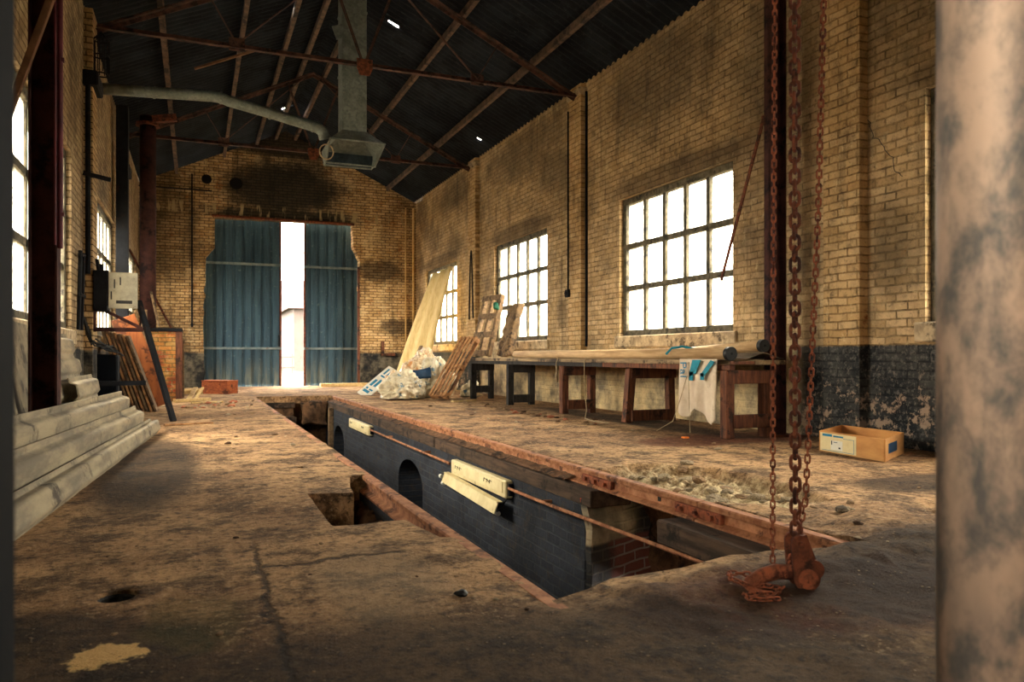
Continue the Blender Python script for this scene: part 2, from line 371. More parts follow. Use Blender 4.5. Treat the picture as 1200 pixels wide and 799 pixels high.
ORANGE = M('orange_plastic', '#e07a28', '#c9661c', 6, rough=.6)

# ------------------------------------------------------------------ mesh helpers
def nb(): return bmesh.new()
def wpos(o):
    p = V((0, 0, 0))
    while o is not None:
        p += o.location; o = o.parent
    return p
def obj(name, bm, mat, parent=None, smooth=False, base=None, label=None, kind=None, local=False):
    """link a bmesh (world coordinates) as one mesh object; base = origin of a top-level object"""
    bmesh.ops.recalc_face_normals(bm, faces=bm.faces)
    if parent is not None and not local:
        bmesh.ops.translate(bm, vec=-wpos(parent), verts=bm.verts)
    elif base is not None:
        bmesh.ops.translate(bm, vec=-V(base), verts=bm.verts)
    me = bpy.data.meshes.new(name); bm.to_mesh(me); bm.free()
    if smooth:
        for p in me.polygons: p.use_smooth = True
    me.materials.append(mat)
    o = bpy.data.objects.new(name, me); COL.objects.link(o)
    if parent is not None: o.parent = parent
    elif base is not None: o.location = base
    if label: o['label'] = label
    if kind: o['kind'] = kind
    return o
def thing(name, label, cat, loc=(0, 0, 0), group=None, rotz=0):
    o = bpy.data.objects.new(name, None); COL.objects.link(o); o.location = loc; o.rotation_euler = (0, 0, rotz)
    o.empty_display_size = .1
    return tag(o, label, cat, group)
def tag(o, label, cat, group=None):
    o['label'] = label; o['category'] = cat
    if group: o['group'] = group
    return o
def struct(name, bm, mat, parent=None, smooth=False):
    o = obj(name, bm, mat, parent, smooth)
    if parent is None: o['kind'] = 'structure'
    return o
def lohi(bm, x0, x1, y0, y1, z0, z1, bev=0, rot=None, piv=None):
    r = bmesh.ops.create_cube(bm, size=1)
    vs = r['verts']
    bmesh.ops.scale(bm, vec=(x1-x0, y1-y0, z1-z0), verts=vs)
    bmesh.ops.translate(bm, vec=((x0+x1)/2, (y0+y1)/2, (z0+z1)/2), verts=vs)
    if rot is not None:
        p = V(piv) if piv is not None else V(((x0+x1)/2, (y0+y1)/2, (z0+z1)/2))
        bmesh.ops.transform(bm, matrix=Matrix.Translation(p) @ rot.to_4x4() @ Matrix.Translation(-p), verts=vs)
    if bev:
        es = list({e for v in vs for e in v.link_edges})
        bmesh.ops.bevel(bm, geom=es, offset=bev, segments=1, affect='EDGES')
    return bm
def bar(bm, p, q, w, h, up=(0, 0, 1), bev=0):
    """box beam from p to q, w across, h along 'up'"""
    p, q = V(p), V(q); d = q - p; L = d.length; d.normalize()
    u = V(up); s = d.cross(u)
    if s.length < 1e-4: s = d.cross(V((1, 0, 0)))
    s.normalize(); u = s.cross(d)
    m = Matrix((s, d, u)).transposed().to_4x4(); m.translation = (p + q) / 2
    r = bmesh.ops.create_cube(bm, size=1, matrix=m @ Matrix.Diagonal((w, L, h, 1)))
    if bev:
        es = list({e for v in r['verts'] for e in v.link_edges})
        bmesh.ops.bevel(bm, geom=es, offset=bev, segments=1, affect='EDGES')
    return bm
def tube(bm, pts, r, n=8, closed=False, caps=True):
    pts = [V(p) for p in pts]; k = len(pts); rings = []
    rr = r if isinstance(r, (list, tuple)) else [r] * k
    prev = None
    for i, p in enumerate(pts):
        if closed: t = pts[(i+1) % k] - pts[i-1]
        else: t = pts[min(i+1, k-1)] - pts[max(i-1, 0)]
        t.normalize()
        if prev is None:
            a = t.cross(V((0, 0, 1)))
            if a.length < .05: a = t.cross(V((0, 1, 0)))
        else: a = prev - t * prev.dot(t)
        a.normalize(); prev = a; b = t.cross(a)
        rings.append([bm.verts.new(p + (a*math.cos(2*math.pi*j/n) + b*math.sin(2*math.pi*j/n)) * rr[i]) for j in range(n)])
    m = k if closed else k - 1
    for i in range(m):
        A, B = rings[i], rings[(i+1) % k]
        for j in range(n): bm.faces.new((A[j], A[(j+1) % n], B[(j+1) % n], B[j]))
    if caps and not closed:
        bm.faces.new(rings[0][::-1]); bm.faces.new(rings[-1])
    return bm
def prism(bm, poly, d):
    """extrude a 3-D polygon along vector d"""
    a = [bm.verts.new(V(p)) for p in poly]; b = [bm.verts.new(V(p) + V(d)) for p in poly]
    n = len(a); bm.faces.new(a); bm.faces.new(b[::-1])
    for i in range(n): bm.faces.new((a[i], b[i], b[(i+1) % n], a[(i+1) % n]))
    return bm
def grid(bm, f, nu, nv):
    g = [[bm.verts.new(f(i/nu, j/nv)) for j in range(nv+1)] for i in range(nu+1)]
    for i in range(nu):
        for j in range(nv): bm.faces.new((g[i][j], g[i+1][j], g[i+1][j+1], g[i][j+1]))
    return bm
def solid(bm, t):
    bmesh.ops.recalc_face_normals(bm, faces=bm.faces)
    bmesh.ops.solidify(bm, geom=list(bm.faces), thickness=t); return bm
def nz(p, s=1.0): return noise.noise(V(p) * s)
def rough(bm, amt, s):
    for v in bm.verts:
        c = v.co; v.co = c + V((nz(c, s), nz(c + V((9, 4, 2)), s), nz(c + V((3, 8, 5)), s))) * amt
    return bm
def text_mesh(txt, size, mat, name, M4, parent):
    cu = bpy.data.curves.new('lettering', 'FONT'); cu.body = txt; cu.size = size; cu.extrude = .002
    t = bpy.data.objects.new('lettering', cu); COL.objects.link(t)
    bpy.context.view_layer.update()
    me = bpy.data.meshes.new_from_object(t.evaluated_get(bpy.context.evaluated_depsgraph_get()))
    bpy.data.objects.remove(t); bpy.data.curves.remove(cu)
    bm = nb(); bm.from_mesh(me); bpy.data.meshes.remove(me)
    bmesh.ops.transform(bm, matrix=M4, verts=bm.verts)
    return obj(name, bm, mat, parent)

# ------------------------------------------------------------------ room numbers
XR, XL, YB, YF = 5.7, -1.26, 20.8, -5.0          # inner faces of the hall
EAVE = 5.11
RIDGE_X, RIDGE_Z, SLOPE = 2.22, 6.72, .461
def roof_z(x): return RIDGE_Z - SLOPE * abs(x - RIDGE_X)
WINS = [(2.1, 4.66), (7.16, 9.71), (12.18, 14.75), (17.2, 19.8)]
WINL = [(-2.95, -.39), (6.3, 9.71)] + WINS[2:]  # first one is unseen, added behind the camera to light the near post
WZ0, WZ1 = 1.08, 3.06

def wall_y(name, xin, xout, y0, y1, z0, z1, holes, mat):
    """wall in a plane of constant x with rectangular openings (u0,u1,v0,v1), solid"""
    us = sorted({y0, y1, *[h[0] for h in holes], *[h[1] for h in holes]})
    vs = sorted({z0, z1, *[h[2] for h in holes], *[h[3] for h in holes]})
    bm = nb()
    for x in (xin, xout):
        for i in range(len(us)-1):
            for j in range(len(vs)-1):
                cu, cv = (us[i]+us[i+1])/2, (vs[j]+vs[j+1])/2
                if any(h[0] < cu < h[1] and h[2] < cv < h[3] for h in holes): continue
                bm.faces.new([bm.verts.new((x, a, b)) for a, b in ((us[i], vs[j]), (us[i+1], vs[j]), (us[i+1], vs[j+1]), (us[i], vs[j+1]))])
    def loop(a0, a1, b0, b1):
        c = [(a0, b0), (a1, b0), (a1, b1), (a0, b1)]
        for i in range(4):
            p, q = c[i], c[(i+1) % 4]
            bm.faces.new([bm.verts.new(k) for k in ((xin, *p), (xin, *q), (xout, *q), (xout, *p))])
    loop(y0, y1, z0, z1)
    for h in holes: loop(*h)
    bmesh.ops.remove_doubles(bm, verts=bm.verts, dist=1e-5)
    return struct(name, bm, mat)

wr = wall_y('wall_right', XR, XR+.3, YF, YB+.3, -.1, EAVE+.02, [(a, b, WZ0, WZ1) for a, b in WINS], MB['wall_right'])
wl = wall_y('wall_left', XL, XL-.3, YF, YB+.3, -.1, EAVE+.02, [(a, b, WZ0, WZ1) for a, b in WINL], MB['wall_left'])

# pilasters
PIL = [(5.26, 5.7), (10.73, 11.17), (15.63, 16.1)]
for y0, y1 in PIL:
    b = nb(); lohi(b, XR-.1, XR+.02, y0, y1, -.05, EAVE-.02, .006); obj('pilaster', b, MB['pilaster'], wr)
    b = nb(); lohi(b, XR-.12, XR+.02, y0-.02, y1+.02, EAVE-.2, EAVE-.08, .01); obj('pilaster_cap', b, CONC, wr)
for y0, y1 in PIL[1:]:
    b = nb(); lohi(b, XL-.02, XL+.1, y0, y1, -.05, EAVE-.02, .006); obj('pilaster', b, MB['pilx'], wl)
    b = nb(); lohi(b, XL-.02, XL+.17, y0-.1, y1+.03, 4.12, 4.3, .02); obj('pilaster_cap', b, DARK, wl)

# stepped crack in the right wall beyond the second pilaster from the camera
b = nb()
pts = [(5.62, 3.9), (5.55, 3.55), (5.5, 3.35), (5.42, 3.2), (5.33, 3.0), (5.24, 2.93), (5.2, 2.78), (5.1, 2.72), (5.04, 2.6), (4.98, 2.55), (4.95, 2.42), (4.86, 2.36)]
cp = []
for (ya, za), (yb_, zb) in zip(pts, pts[1:]):
    for i in range(6):
        t_ = i/6; y_, z_ = ya+(yb_-ya)*t_, za+(zb-za)*t_
        cp.append((XR - .0005, y_ + .035*nz((y_, z_, 1), 14), z_ + .02*nz((y_, z_, 4), 14)))
tube(b, cp, .0035, 5)
obj('wall_crack', b, BLACK, wr)

# back wall with the ragged door opening
def rag(a, bz, n, amp, seed):
    o = []
    for i in range(n+1):
        t = i/n; p = V(a).lerp(V(bz), t)
        if 0 < i < n: p += V((amp*noise.noise(V((i*.9, seed, 0))), 0, amp*noise.noise(V((seed, i*.9, 3)))))
        o.append(p)
    return o
opening = []
opening += rag((.24, 0, -.05), (.2, 0, 1.6), 12, .06, 1)
opening += rag((.2, 0, 1.6), (.27, 0, 3.3), 12, .07, 2)[1:]
opening += rag((.27, 0, 3.3), (.47, 0, 3.55), 3, .05, 3)[1:]
opening += rag((.47, 0, 3.55), (.47, 0, 4.31), 4, .02, 4)[1:]
opening += rag((.47, 0, 4.31), (3.94, 0, 4.35), 16, .02, 5)[1:]
opening += rag((3.94, 0, 4.35), (3.96, 0, 3.75), 5, .03, 6)[1:]
opening += rag((3.96, 0, 3.75), (4.13, 0, 3.4), 4, .06, 7)[1:]
opening += rag((4.13, 0, 3.4), (4.15, 0, -.05), 18, .04, 8)[1:]
outer = [(XL-.2, 0, -.1), (XL-.2, 0, EAVE-.15), (RIDGE_X, 0, RIDGE_Z-.05), (XR+.2, 0, EAVE-.15), (XR+.2, 0, -.1)]
poly = [V(p) for p in outer] + [V((4.15, 0, -.1))] + [p for p in reversed(opening)] + [V((.24, 0, -.1))]
b = nb()
n0 = len(poly)
for y in (YB, YB+.3):
    vs = [b.verts.new((p.x, y, p.z)) for p in poly]
    es = [b.edges.new((vs[i], vs[(i+1) % n0])) for i in range(n0)]
    bmesh.ops.triangle_fill(b, edges=es, use_beauty=True)
    if y == YB: first = vs
for i in range(n0):
    j = (i+1) % n0; b.faces.new((first[i], first[j], vs[j], vs[i]))
wb = struct('wall_back', b, MB['wall_back'])
b = nb(); lohi(b, XL-.3, XR+.3, YF-.3, YF, -.1, RIDGE_Z); struct('wall_front', b, MB['wall_back'])
b = nb(); lohi(b, .4, 3.98, YB-.06, YB+.02, 4.31, 4.37, .008); obj('door_lintel', b, RUST, wb)
b = nb(); bar(b, (4.1, YB-.02, .02), (4.1, YB-.02, 3.2), .05, .06); obj('door_jamb', b, WOODR, wb)

# ------------------------------------------------------------------ windows
def window(name, side, y0, y1):
    x = XR + .1 if side > 0 else XL - .1
    e = bpy.data.objects.new(name, None); COL.objects.link(e); e.location = (x, y0, WZ0); e['kind'] = 'structure'
    b = nb(); f = .09
    lohi(b, x-.04, x+.05, y0, y0+f, WZ0, WZ1, .008); lohi(b, x-.04, x+.05, y1-f, y1, WZ0, WZ1, .008)
    lohi(b, x-.045, x+.05, y0+f, y1-f, WZ0, WZ0+f, .008); lohi(b, x-.04, x+.05, y0+f, y1-f, WZ1-f, WZ1, .008)
    obj('window_frame', b, FRAME, e)
    b = nb()
    ys = [y0 + f + (y1-y0-2*f)*i/5 for i in range(1, 5)]; zs = [WZ0 + f + (WZ1-WZ0-2*f)*i/3 for i in (1, 2)]
    for yy in ys: lohi(b, x-.03, x+.03, yy-.034, yy+.034, WZ0+f, WZ1-f)
    for zz in zs: lohi(b, x-.034, x+.03, y0+f, y1-f, zz-.036, zz+.036)
    obj('glazing_bars', b, FRAME, e)
    b = nb(); lohi(b, x+.008, x+.014, y0+f, y1-f, WZ0+f, WZ1-f); obj('panes', b, MGLASS, e)
    b = nb(); s = side
    xa, xb = sorted((XR - .045, XR + .07) if s > 0 else (XL + .045, XL - .07))
    lohi(b, xa, xb, y0-.08, y1+.08, WZ0-.16, WZ0+.005, .012); rough(b, .006, 3)
    obj('window_sill', b, CONC, e)
for i, (a, c) in enumerate(WINS): window('window_%d' % (i+1), 1, a, c)
for i, (a, c) in enumerate(WINL): window('window_%d' % (i+5), -1, a, c)  # window_5 is the added one, unseen behind the camera

# ------------------------------------------------------------------ ceiling: two corrugated slopes with small gaps
def slope_bm(side):
    bm = nb()
    xe = XR + .35 if side > 0 else XL - .35
    y0, y1 = YF-.3, YB+.4
    nv = int((y1-y0)/.15*6)
    rows = 9
    g = []
    for i in range(rows+1):
        x = RIDGE_X + (xe-RIDGE_X)*i/rows
        g.append([bm.verts.new((x, y0+(y1-y0)*j/nv, roof_z(x) + .022*math.sin(2*math.pi*j/6) + (.012 if i % 3 == 0 else 0))) for j in range(nv+1)])
    for i in range(rows):
        for j in range(nv): bm.faces.new((g[i][j], g[i+1][j], g[i+1][j+1], g[i][j+1]))
    bmesh.ops.recalc_face_normals(bm, faces=bm.faces)
    holes = [(1.33, 12.53, .09, .03), (3.09, 12.59, .1, .03), (2.0, 18.6, .1, .1), (5.4, 14.83, .04, .03)]
    dele = [f for f in bm.faces if False]
    bm2 = bm
    # subdivide near gaps then drop faces
    for hx, hy, rx, ry in holes:
        fs = [f for f in bm2.faces if abs(f.calc_center_median().y-hy) < .3 and abs(f.calc_center_median().x-hx) < .6]
        if not fs: continue
        es = list({e for f in fs for e in f.edges})
        bmesh.ops.subdivide_edges(bm2, edges=es, cuts=4, use_grid_fill=True)
        d = [f for f in bm2.faces if ((f.calc_center_median().x-hx)/rx)**2 + ((f.calc_center_median().y-hy)/ry)**2 < 1]
        bmesh.ops.delete(bm2, geom=d, context='FACES')
    return bm2
ce = bpy.data.objects.new('ceiling', None); COL.objects.link(ce); ce['kind'] = 'structure'
obj('roof_sheeting', slope_bm(1), MROOF, ce, True); obj('roof_sheeting', slope_bm(-1), MROOF, ce, True)
b = nb(); lohi(b, RIDGE_X-.2, RIDGE_X+.2, YF-.3, YB+.4, RIDGE_Z+.02, RIDGE_Z+.06); obj('ridge_cap', b, MROOF, ce)

# purlins
for x, lab in ((-.44, 'steel purlin nearest the left wall under the roof slope'), (.67, 'steel purlin second from the left wall under the left roof slope'),
               (1.45, 'steel purlin third from the left wall, halfway up the left slope'), (1.93, 'ridge purlin on the left side of the roof ridge'),
               (2.42, 'ridge purlin on the right side of the roof ridge'), (3.7, 'rusty purlin halfway up the right roof slope'),
               (4.86, 'rusty purlin nearest the right wall under the roof slope')):
    b = nb(); z = roof_z(x) - .1
    bar(b, (x, YF+.05, z-.02), (x, YB+.1, z-.02), .012, .11, (0, 0, 1)); bar(b, (x+.035, YF+.05, z+.03), (x+.035, YB+.1, z+.03), .07, .012); bar(b, (x+.03, YF+.05, z-.07), (x+.03, YB+.1, z-.07), .06, .012)
    tag(obj('purlin', b, PURL, base=(x, YF+.05, z)), lab, 'purlin', 'purlins under the roof')

# roof trusses
def truss(Y, label):
    t = thing('roof_truss', label, 'roof truss', (RIDGE_X, Y, 4.86), 'steel roof trusses')
    hl, hr = V((-1.13, Y, 4.9)), V((5.57, Y, 4.9))
    ap = V((RIDGE_X, Y, roof_z(RIDGE_X)-.2))
    for h in (hl, hr):
        b = nb(); bar(b, h, ap, .09, .02); bar(b, h + V((0, .03, -.03)), ap + V((0, .03, -.03)), .015, .07); obj('rafter', b, TRUSS, t)
    b = nb(); bar(b, hl, hr, .07, .014); bar(b, hl + V((0, .02, .03)), hr + V((0, .02, .03)), .014, .06); obj('tie_bar', b, TRUSS, t)
    def on(x): return V((x, Y, roof_z(x)-.22))
    for a, c in (((RIDGE_X, 4.9), 2.72), ((RIDGE_X, 4.9), 1.72)):
        b = nb(); bar(b, (a[0], Y, a[1]), on(c), .04, .012); bar(b, V((a[0], Y+.02, a[1])), on(c)+V((0, .02, 0)), .012, .04); obj('strut', b, TRUSS, t)
    for s in (1, -1):
        g = RIDGE_X + s*1.7
        b = nb(); bar(b, (g, Y, 4.95), on(RIDGE_X + s*2.05), .045, .012); obj('strut', b, TRUSS, t)
        b = nb(); bar(b, (g, Y, 4.95), on(RIDGE_X + s*.15), .045, .012); obj('strut', b, TRUSS, t)
        b = nb(); lohi(b, g-.1, g+.1, Y-.012, Y+.012, 4.86, 5.03); obj('gusset_plate', b, TRUSS, t)
    b = nb(); prism(b, [(RIDGE_X-.11, Y-.045, 4.86), (RIDGE_X+.11, Y-.045, 4.86), (RIDGE_X+.07, Y-.045, 4.76), (RIDGE_X-.07, Y-.045, 4.76)], (0, .02, 0)); lohi(b, RIDGE_X-.11, RIDGE_X+.11, Y-.045, Y-.025, 4.86, 4.99)
    obj('gusset_plate', b, RUST, t)
truss(10.85, 'rusty steel roof truss nearest the camera, spanning in front of the square duct')
truss(15.9, 'farther rusty steel roof truss behind the square duct, towards the doors')
b = nb(); bar(b, (.0, 13.2, 5.36), (1.0, 13.2, 5.83), .05, .03)
tag(obj('roof_batten', b, TIMB, base=(0, 13.2, 5.36)), 'short pale timber batten caught below the left roof slope behind the round pipe', 'batten')

# ------------------------------------------------------------------ extraction duct and pipe
dt = thing('extraction_duct', 'galvanised square duct dropping from the roof ridge to a flared hood', 'duct', (2.19, 11.6, 3.75))
b = nb(); lohi(b, 2.015, 2.375, 11.42, 11.78, 4.13, 6.45, .004)
for z in (5.0, 5.9): lohi(b, 2.005, 2.385, 11.41, 11.79, z, z+.03)
obj('duct_shaft', b, MGALV, dt)
b = nb()
top = [(2.015, 11.42), (2.375, 11.42), (2.375, 11.78), (2.015, 11.78)]
bot = [(1.8, 11.2), (2.6, 11.2), (2.6, 12.0), (1.8, 12.0)]
tv = [b.verts.new((x, y, 4.14)) for x, y in top]; bv = [b.verts.new((x, y, 3.93)) for x, y in bot]; cv = [b.verts.new((x, y, 3.72)) for x, y in ((1.83, 11.75), (2.57, 11.75), (2.57, 12.0), (1.83, 12.0))]
for i in range(4):
    j = (i+1) % 4; b.faces.new((tv[i], tv[j], bv[j], bv[i]))
for i in (1, 2, 3):
    j = (i+1) % 4; b.faces.new((bv[i], bv[j], cv[j], cv[i]))
solid(b, .012); obj('hood', b, MGALV, dt)
b = nb(); lohi(b, 1.82, 2.58, 11.97, 11.985, 3.74, 3.93); obj('hood_lining', b, MIRR, dt)
b = nb(); bar(b, (1.8, 11.2, 3.93), (1.83, 11.75, 3.72), .02, .02); bar(b, (2.6, 11.2, 3.93), (2.57, 11.75, 3.72), .02, .02); bar(b, (1.82, 11.75, 3.715), (2.58, 11.75, 3.715), .025, .02); bar(b, (1.8, 11.2, 3.93), (2.6, 11.2, 3.93), .02, .02)
obj('hood_rim', b, MGALV, dt)
b = nb()
pts = [(1.78 - .1*math.sin(t), 11.4, 3.78 + .11*math.cos(t)) for t in [i*2*math.pi/16 for i in range(16)]]
tube(b, pts, .01, 6, closed=True); obj('pull_ring', b, ROPE, dt)
b = nb(); bar(b, (1.96, 11.45, 5.68), (2.03, 11.45, 5.5), .03, .2); obj('duct_bracket', b, MGALV, dt)
pp = thing('round_vent_pipe', 'grey round vent pipe running from the left wall across to the hood of the duct', 'pipe', (-1.2, 11.5, 4.35))
b = nb(); tube(b, [(-1.27, 11.5, 4.34), (-.5, 11.5, 4.38), (.2, 11.5, 4.42), (.34, 11.5, 4.415), (.45, 11.5, 4.38), (1.1, 11.5, 4.26), (1.66, 11.5, 4.15), (1.74, 11.5, 4.1), (1.77, 11.5, 4.0)], [.075]*6 + [.08, .085, .085], 16); obj('pipe_run', b, MGALV, pp, True)
b = nb()
for x, z in ((-.5, 4.38), (.34, 4.415), (1.0, 4.275), (1.6, 4.16)):
    tube(b, [(x-.015, 11.5, z), (x+.015, 11.5, z-.003)], .084, 16)
obj('pipe_collar', b, MGALV, pp)

# ------------------------------------------------------------------ floor with pit, holes and broken concrete
def hfun(x, y):
    h = .012*nz((x, y, 0), 1.1) + .007*nz((x, y, 3), 4.5) + .003*nz((x, y, 7), 13)
    # lumpy earth bank in front of the pit
    e = math.exp(-((y-(2.12+.12*(x-1.1)))/.2)**2) * min(1, max(0, (x-1.15)/.3))
    h += e * (.03 + .035*nz((x, y, 5), 5) + .012*nz((x, y, 6), 14))
    if y < 2.5 and x > .9: h += min(1, (x-.9)/.4)*(.018*nz((x, y, 11), 4) + .009*nz((x, y, 12), 12) + .004*nz((x, y, 13), 30))
    if x > 2.4 and y < 3.0: h += .05*max(0, nz((x, y, 9), 2.5)) + .02*nz((x, y, 2), 9)
    # broken concrete
    d = ((x-3.0)/.44)**2 + ((y-4.05)/.8)**2
    if d < 1.6:
        k = max(0, min(1, (1.15-d+.4*nz((x, y, 1), 5))/.3))
        h += k * (-.075 + .06*nz((x, y, 4), 11) + .02*nz((x, y, 8), 30))
    # crumbled kerb by the left rail on the near slab
    return h
def jig(pts, amp, seg):
    o = []
    for i in range(len(pts)):
        a, c = V((*pts[i], 0)), V((*pts[(i+1) % len(pts)], 0))
        n = max(1, int((c-a).length/seg))
        for j in range(n):
            p = a.lerp(c, j/n)
            if j: p += V((nz((p.x, p.y, 1), 7), nz((p.x, p.y, 5), 7), 0))*amp
            o.append((p.x, p.y))
    return o
OUT = [(XL-.1, YF-.1), (XR+.1, YF-.1), (XR+.1, YB+.3), (XL-.1, YB+.3)]
pit_loop = jig([(1.085, 2.27), (1.24, 2.32), (1.54, 2.42), (1.7, 2.44), (1.95, 2.466), (2.31, 2.46), (2.5, 2.40), (2.62, 2.42), (2.625, 3.3), (2.66, 3.9), (2.66, 4.6), (2.625, 4.95), (2.625, 15.75), (1.1, 15.75), (1.1, 5.6), (1.06, 5.15), (.95, 5.12), (.88, 4.72), (.86, 4.50), (.60, 4.53), (.60, 3.65), (.945, 3.64), (.965, 3.5), (1.0, 3.25), (1.05, 3.22), (1.08, 3.1)], .012, .09)
drain = [(-.24 + .062*math.cos(2*math.pi*i/20), 2.868 + .068*math.sin(2*math.pi*i/20)) for i in range(20)]
def inside(p, poly):
    x, y = p; c = False; n = len(poly)
    for i in range(n):
        x1, y1 = poly[i]; x2, y2 = poly[i-1]
        if (y1 > y) != (y2 > y) and x < (x2-x1)*(y-y1)/(y2-y1)+x1: c = not c
    return c
LOOPS = [pit_loop, drain]
verts, edges = [], []
for lp in [OUT] + LOOPS:
    s = len(verts); verts += [V(p) for p in lp]; edges += [(s+i, s+(i+1) % len(lp)) for i in range(len(lp))]
def addgrid(x0, x1, y0, y1, st):
    x = x0
    while x < x1:
        y = y0
        while y < y1:
            p = (x + random.uniform(-.3, .3)*st, y + random.uniform(-.3, .3)*st)
            if not any(inside(p, l) for l in LOOPS): verts.append(V(p))
            y += st
        x += st
addgrid(XL, XR, .9, 5.6, .055); addgrid(.9, 3.6, 1.1, 3.1, .028); addgrid(2.6, 3.6, 3.1, 5.0, .022); addgrid(XL, XR, 5.6, 10, .1); addgrid(XL, XR, 10, YB, .2); addgrid(XL, XR, YF, .9, .25)
vo, eo, fo, *_ = delaunay_2d_cdt(verts, edges, [], 0, 1e-5)
b = nb()
bv = [b.verts.new((p.x, p.y, hfun(p.x, p.y))) for p in vo]
for f in fo:
    c = (sum(vo[i].x for i in f)/3, sum(vo[i].y for i in f)/3)
    if any(inside(c, l) for l in LOOPS): continue
    b.faces.new([bv[i] for i in f])
bmesh.ops.delete(b, geom=[v for v in b.verts if not v.link_faces], context='VERTS')
def skirt(bm, loop, depth, taper=0):
    key = {}
    for v in bm.verts: key[(round(v.co.x, 4), round(v.co.y, 4))] = v
    cx = sum(p[0] for p in loop)/len(loop); cy = sum(p[1] for p in loop)/len(loop)
    tv = []
    for p in loop:
        v = key.get((round(p[0], 4), round(p[1], 4)))
        tv.append(v if v else bm.verts.new((p[0], p[1], hfun(*p))))
    lo = [bm.verts.new((p[0], p[1], -.42 if p[0] < 1.02 and 3.2 < p[1] < 5.2 and depth < .2 else -depth)) for p in loop]
    n = len(loop)
    for i in range(n):
        j = (i+1) % n
        try: bm.faces.new((tv[i], tv[j], lo[j], lo[i]))
        except ValueError: pass
    return lo
lo1 = skirt(b, pit_loop, .14)
lo3 = skirt(b, drain, .3); b.faces.new(lo3)
fl = struct('floor', b, MF, smooth=False)
for p in fl.data.polygons: p.use_smooth = abs(p.normal.z) > .5
# bottom of the square hole and dirt along the rail
b = nb(); grid(b, lambda u, v: V((.55+.5*u, 3.2+2.0*v, -.4 + .22*max(0, min(1, (u-.55)/.3)) + .05*nz((u*4, v*14, 2), 1.0) + .03*nz((u*9, v*30, 5), 1))), 20, 60)
obj('hole_bottom', b, DIRT, fl, True)
b = nb()
ring = [[b.verts.new((-.24 + r*math.cos(2*math.pi*i/24), 2.868 + r*1.08*math.sin(2*math.pi*i/24), z)) for i in range(24)] for r, z in ((.063, -.012), (.056, -.02), (.056, -.29))]
for A_, B_ in zip(ring, ring[1:]):
    for i in range(24): b.faces.new((A_[i], A_[(i+1) % 24], B_[(i+1) % 24], B_[i]))
b.faces.new(ring[-1]); obj('drain_shade_lining', b, BLACK, fl)  # black lining added to paint the shade inside the hole

# ------------------------------------------------------------------ pit
PX = 2.47
def pit_wall():
    bm = nb(); lohi(bm, PX, PX+.4, 4.68, 16.1, -1.6, -.2)
    bmesh.ops.subdivide_edges(bm, edges=[e for e in bm.edges if abs((e.verts[0].co-e.verts[1].co).y) > 5], cuts=1)
    me = bpy.data.meshes.new('t'); bm.to_mesh(me); bm.free()
    o = bpy.data.objects.new('t', me); COL.objects.link(o)
    cuts = []
    for ya, yb_ in ((8.72, 9.87), (13.85, 14.9)):
        c = nb(); yc, r = (ya+yb_)/2, (yb_-ya)/2
        prof = [(PX-.1, yb_, -1.75), (PX-.1, ya, -1.75)] + [(PX-.1, yc - r*math.cos(math.pi*i/14), -.78 + .29*math.sin(math.pi*i/14)) for i in range(15)]
        prism(c, prof, (.45, 0, 0)); bmesh.ops.recalc_face_normals(c, faces=c.faces)
        m2 = bpy.data.meshes.new('c'); c.to_mesh(m2); c.free(); co = bpy.data.objects.new('c', m2); COL.objects.link(co)
        md = o.modifiers.new('b', 'BOOLEAN'); md.operation = 'DIFFERENCE'; md.object = co; md.solver = 'EXACT'; cuts.append(co)
    bpy.context.view_layer.update()
    res = bpy.data.meshes.new_from_object(o.evaluated_get(bpy.context.evaluated_depsgraph_get()))
    for c in cuts: bpy.data.objects.remove(c)
    bpy.data.objects.remove(o)
    out = nb(); out.from_mesh(res)
    for v in out.verts:
        if v.co.y < 4.7 and v.co.x > 2.8: v.co.y = 4.86
    return out
pw = struct('wall_pit_right', pit_wall(), MB['pit'])
b = nb(); lohi(b, 1.02, 1.11, 2.0, 16.1, -1.6, -.11); struct('wall_pit_left', b, MB['pit'])
b = nb(); lohi(b, .9, 4.2, 1.7, 16.3, -1.7, -1.45); struct('floor_pit', b, DIRT)
b = nb(); lohi(b, .9, 4.2, 1.9, 2.27, -1.6, -.12); rough(b, .01, 3); struct('wall_pit_front', b, MB['pit'])
# broken skewed brick return under the rail
b = nb()
def ret(u, v):
    p = V((2.455, 4.625, 0)).lerp(V((3.35, 5.0, 0)), u)
    z = -1.5 + 1.32*v
    return V((p.x, p.y - .015*nz((u*8, v*10, 1), 1) + .09*max(0, (v-.84)/.16), z + .02*nz((u*6, 2, v), 1)))
grid(b, ret, 50, 60); solid(b, .05)
struct('wall_pit_return', b, MB['pit_end'])
b = nb(); grid(b, lambda u, v: V((3.12-.06*v + .06*nz((u*12, v*6, 0), 1), 2.3+2.6*u, -.9+.78*v + .03*nz((u*9, v*9, 3), 1))), 60, 20)
obj('earth_face', b, DIRT, fl, True)
